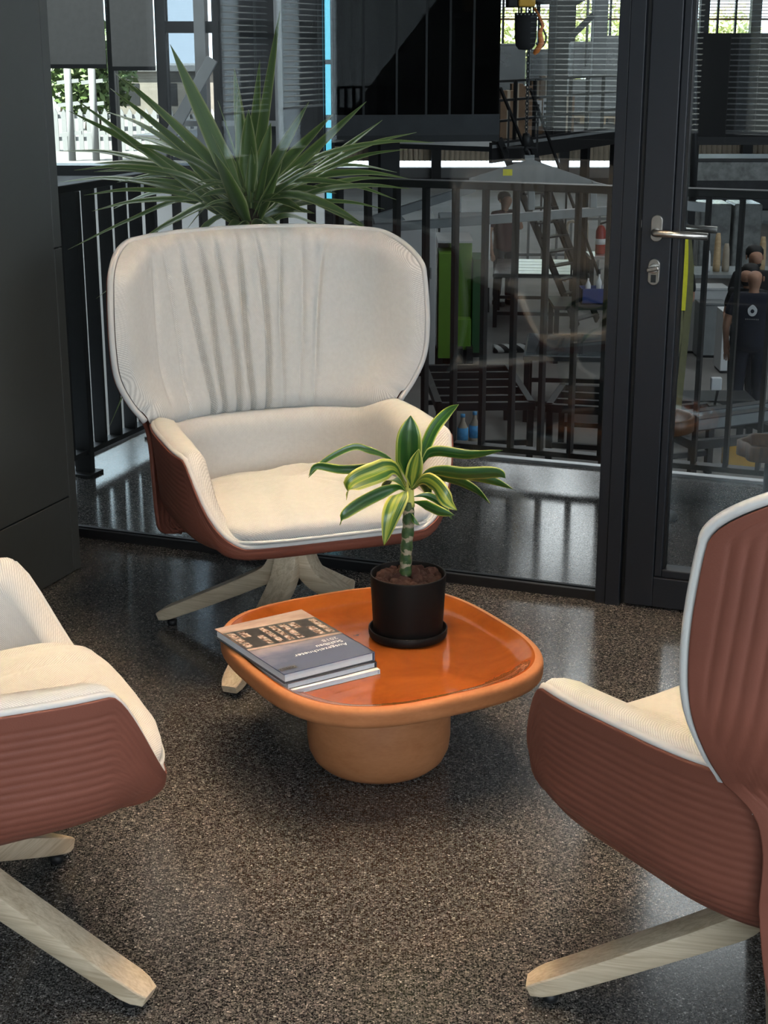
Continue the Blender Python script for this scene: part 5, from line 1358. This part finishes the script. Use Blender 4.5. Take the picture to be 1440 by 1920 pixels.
    for n_ in 'LR':
        Tr['hip'+n_] = gr(B['hip'+n_], .014); Tr['kn'+n_] = gr(B['kn'+n_], .020); Tr['an'+n_] = gr(B['an'+n_], .026); Et += [('pelvis', 'hip'+n_), ('hip'+n_, 'kn'+n_), ('kn'+n_, 'an'+n_)]
    skinobj('trousers', sc(Tr), Et, M['navy_cloth'], t)
    for sx in (-1, 1):
        MB().lathe([(0, -.011), (.010, -.006), (.012, 0), (.010, .006), (0, .011)], 10, (sx*.034*s, -.119*s, 1.665*s)).build('eye', M['hair'], t)
        MB().lathe([(0, -.03), (.008, -.02), (.010, .01), (.007, .025), (0, .03)], 10, (sx*.094*s, .0, 1.64*s)).build('ear', M['skin'], t)
        MB().box((sx*.12-.045)*s, (sx*.12+.045)*s, -.20*s, .07*s, 0, .085).build('shoe', M['tape_black'], t, .02)
    if hair:
        MB().lathe([(.094, -.03), (.104, .02), (.099, .06), (.070, .098), (0, .116)], 20, (0, .026*s, 1.668*s)).build('hair', M['hair'], t)
    if beard:
        MB().lathe([(0, -.05), (.045, -.045), (.066, -.015), (.060, .012), (0, .02)], 18, (0, -.058*s, 1.578*s)).build('beard', M['hair'], t)
    if logo:
        pts = []
        for i in range(20):
            a = 2*pi*i/20; r = .048*(1-.25*sin(a)); pts.append((r*cos(a)*(1-.35*max(0, sin(a))), r*sin(a)*1.25+.0))
        MB().prism([(x_, z_+1.33*s) for x_, z_ in pts], 'y', .130, .140).build('shirt_emblem', M['paper_white'], t)
        MB().prism([(x_*.4, z_*.36+1.315*s) for x_, z_ in pts], 'y', .140, .143).build('shirt_emblem', M['navy_cloth'], t)
        for i in range(8): MB().box(-.07+i*.018, -.058+i*.018, .136, .142, 1.215*s, 1.228*s).build('shirt_lettering', M['grey_paint'], t)
def px_x(px, Y): return at(px, 500, Y).x
person(px_x(1414, 17.6), 17.6, .0, 1.76, 'dark-haired bearded man in a black t-shirt, arms folded, facing us', 'black_cloth', True, 'crossed', True)
person(px_x(1408, 17.0), 17.05, -.6, 1.62, 'dark-haired man half hidden between the bearded and the bald man', 'black_cloth', True, 'front', True)
person(px_x(1417, 16.2), 16.2, pi-.25, 1.72, 'bald man seen from behind, white emblem on his navy shirt', 'navy_cloth', False, 'down', False, True)
person(px_x(944, 24.3), 24.3, .5, 1.75, 'man in a dark shirt holding a hand to his face, far off under the truss', 'plum_cloth', True, 'phone')
person(px_x(1268, 17.8), 17.8, -.8, 1.74, 'man in black half hidden behind the yellow sling', 'black_cloth', True, 'front')
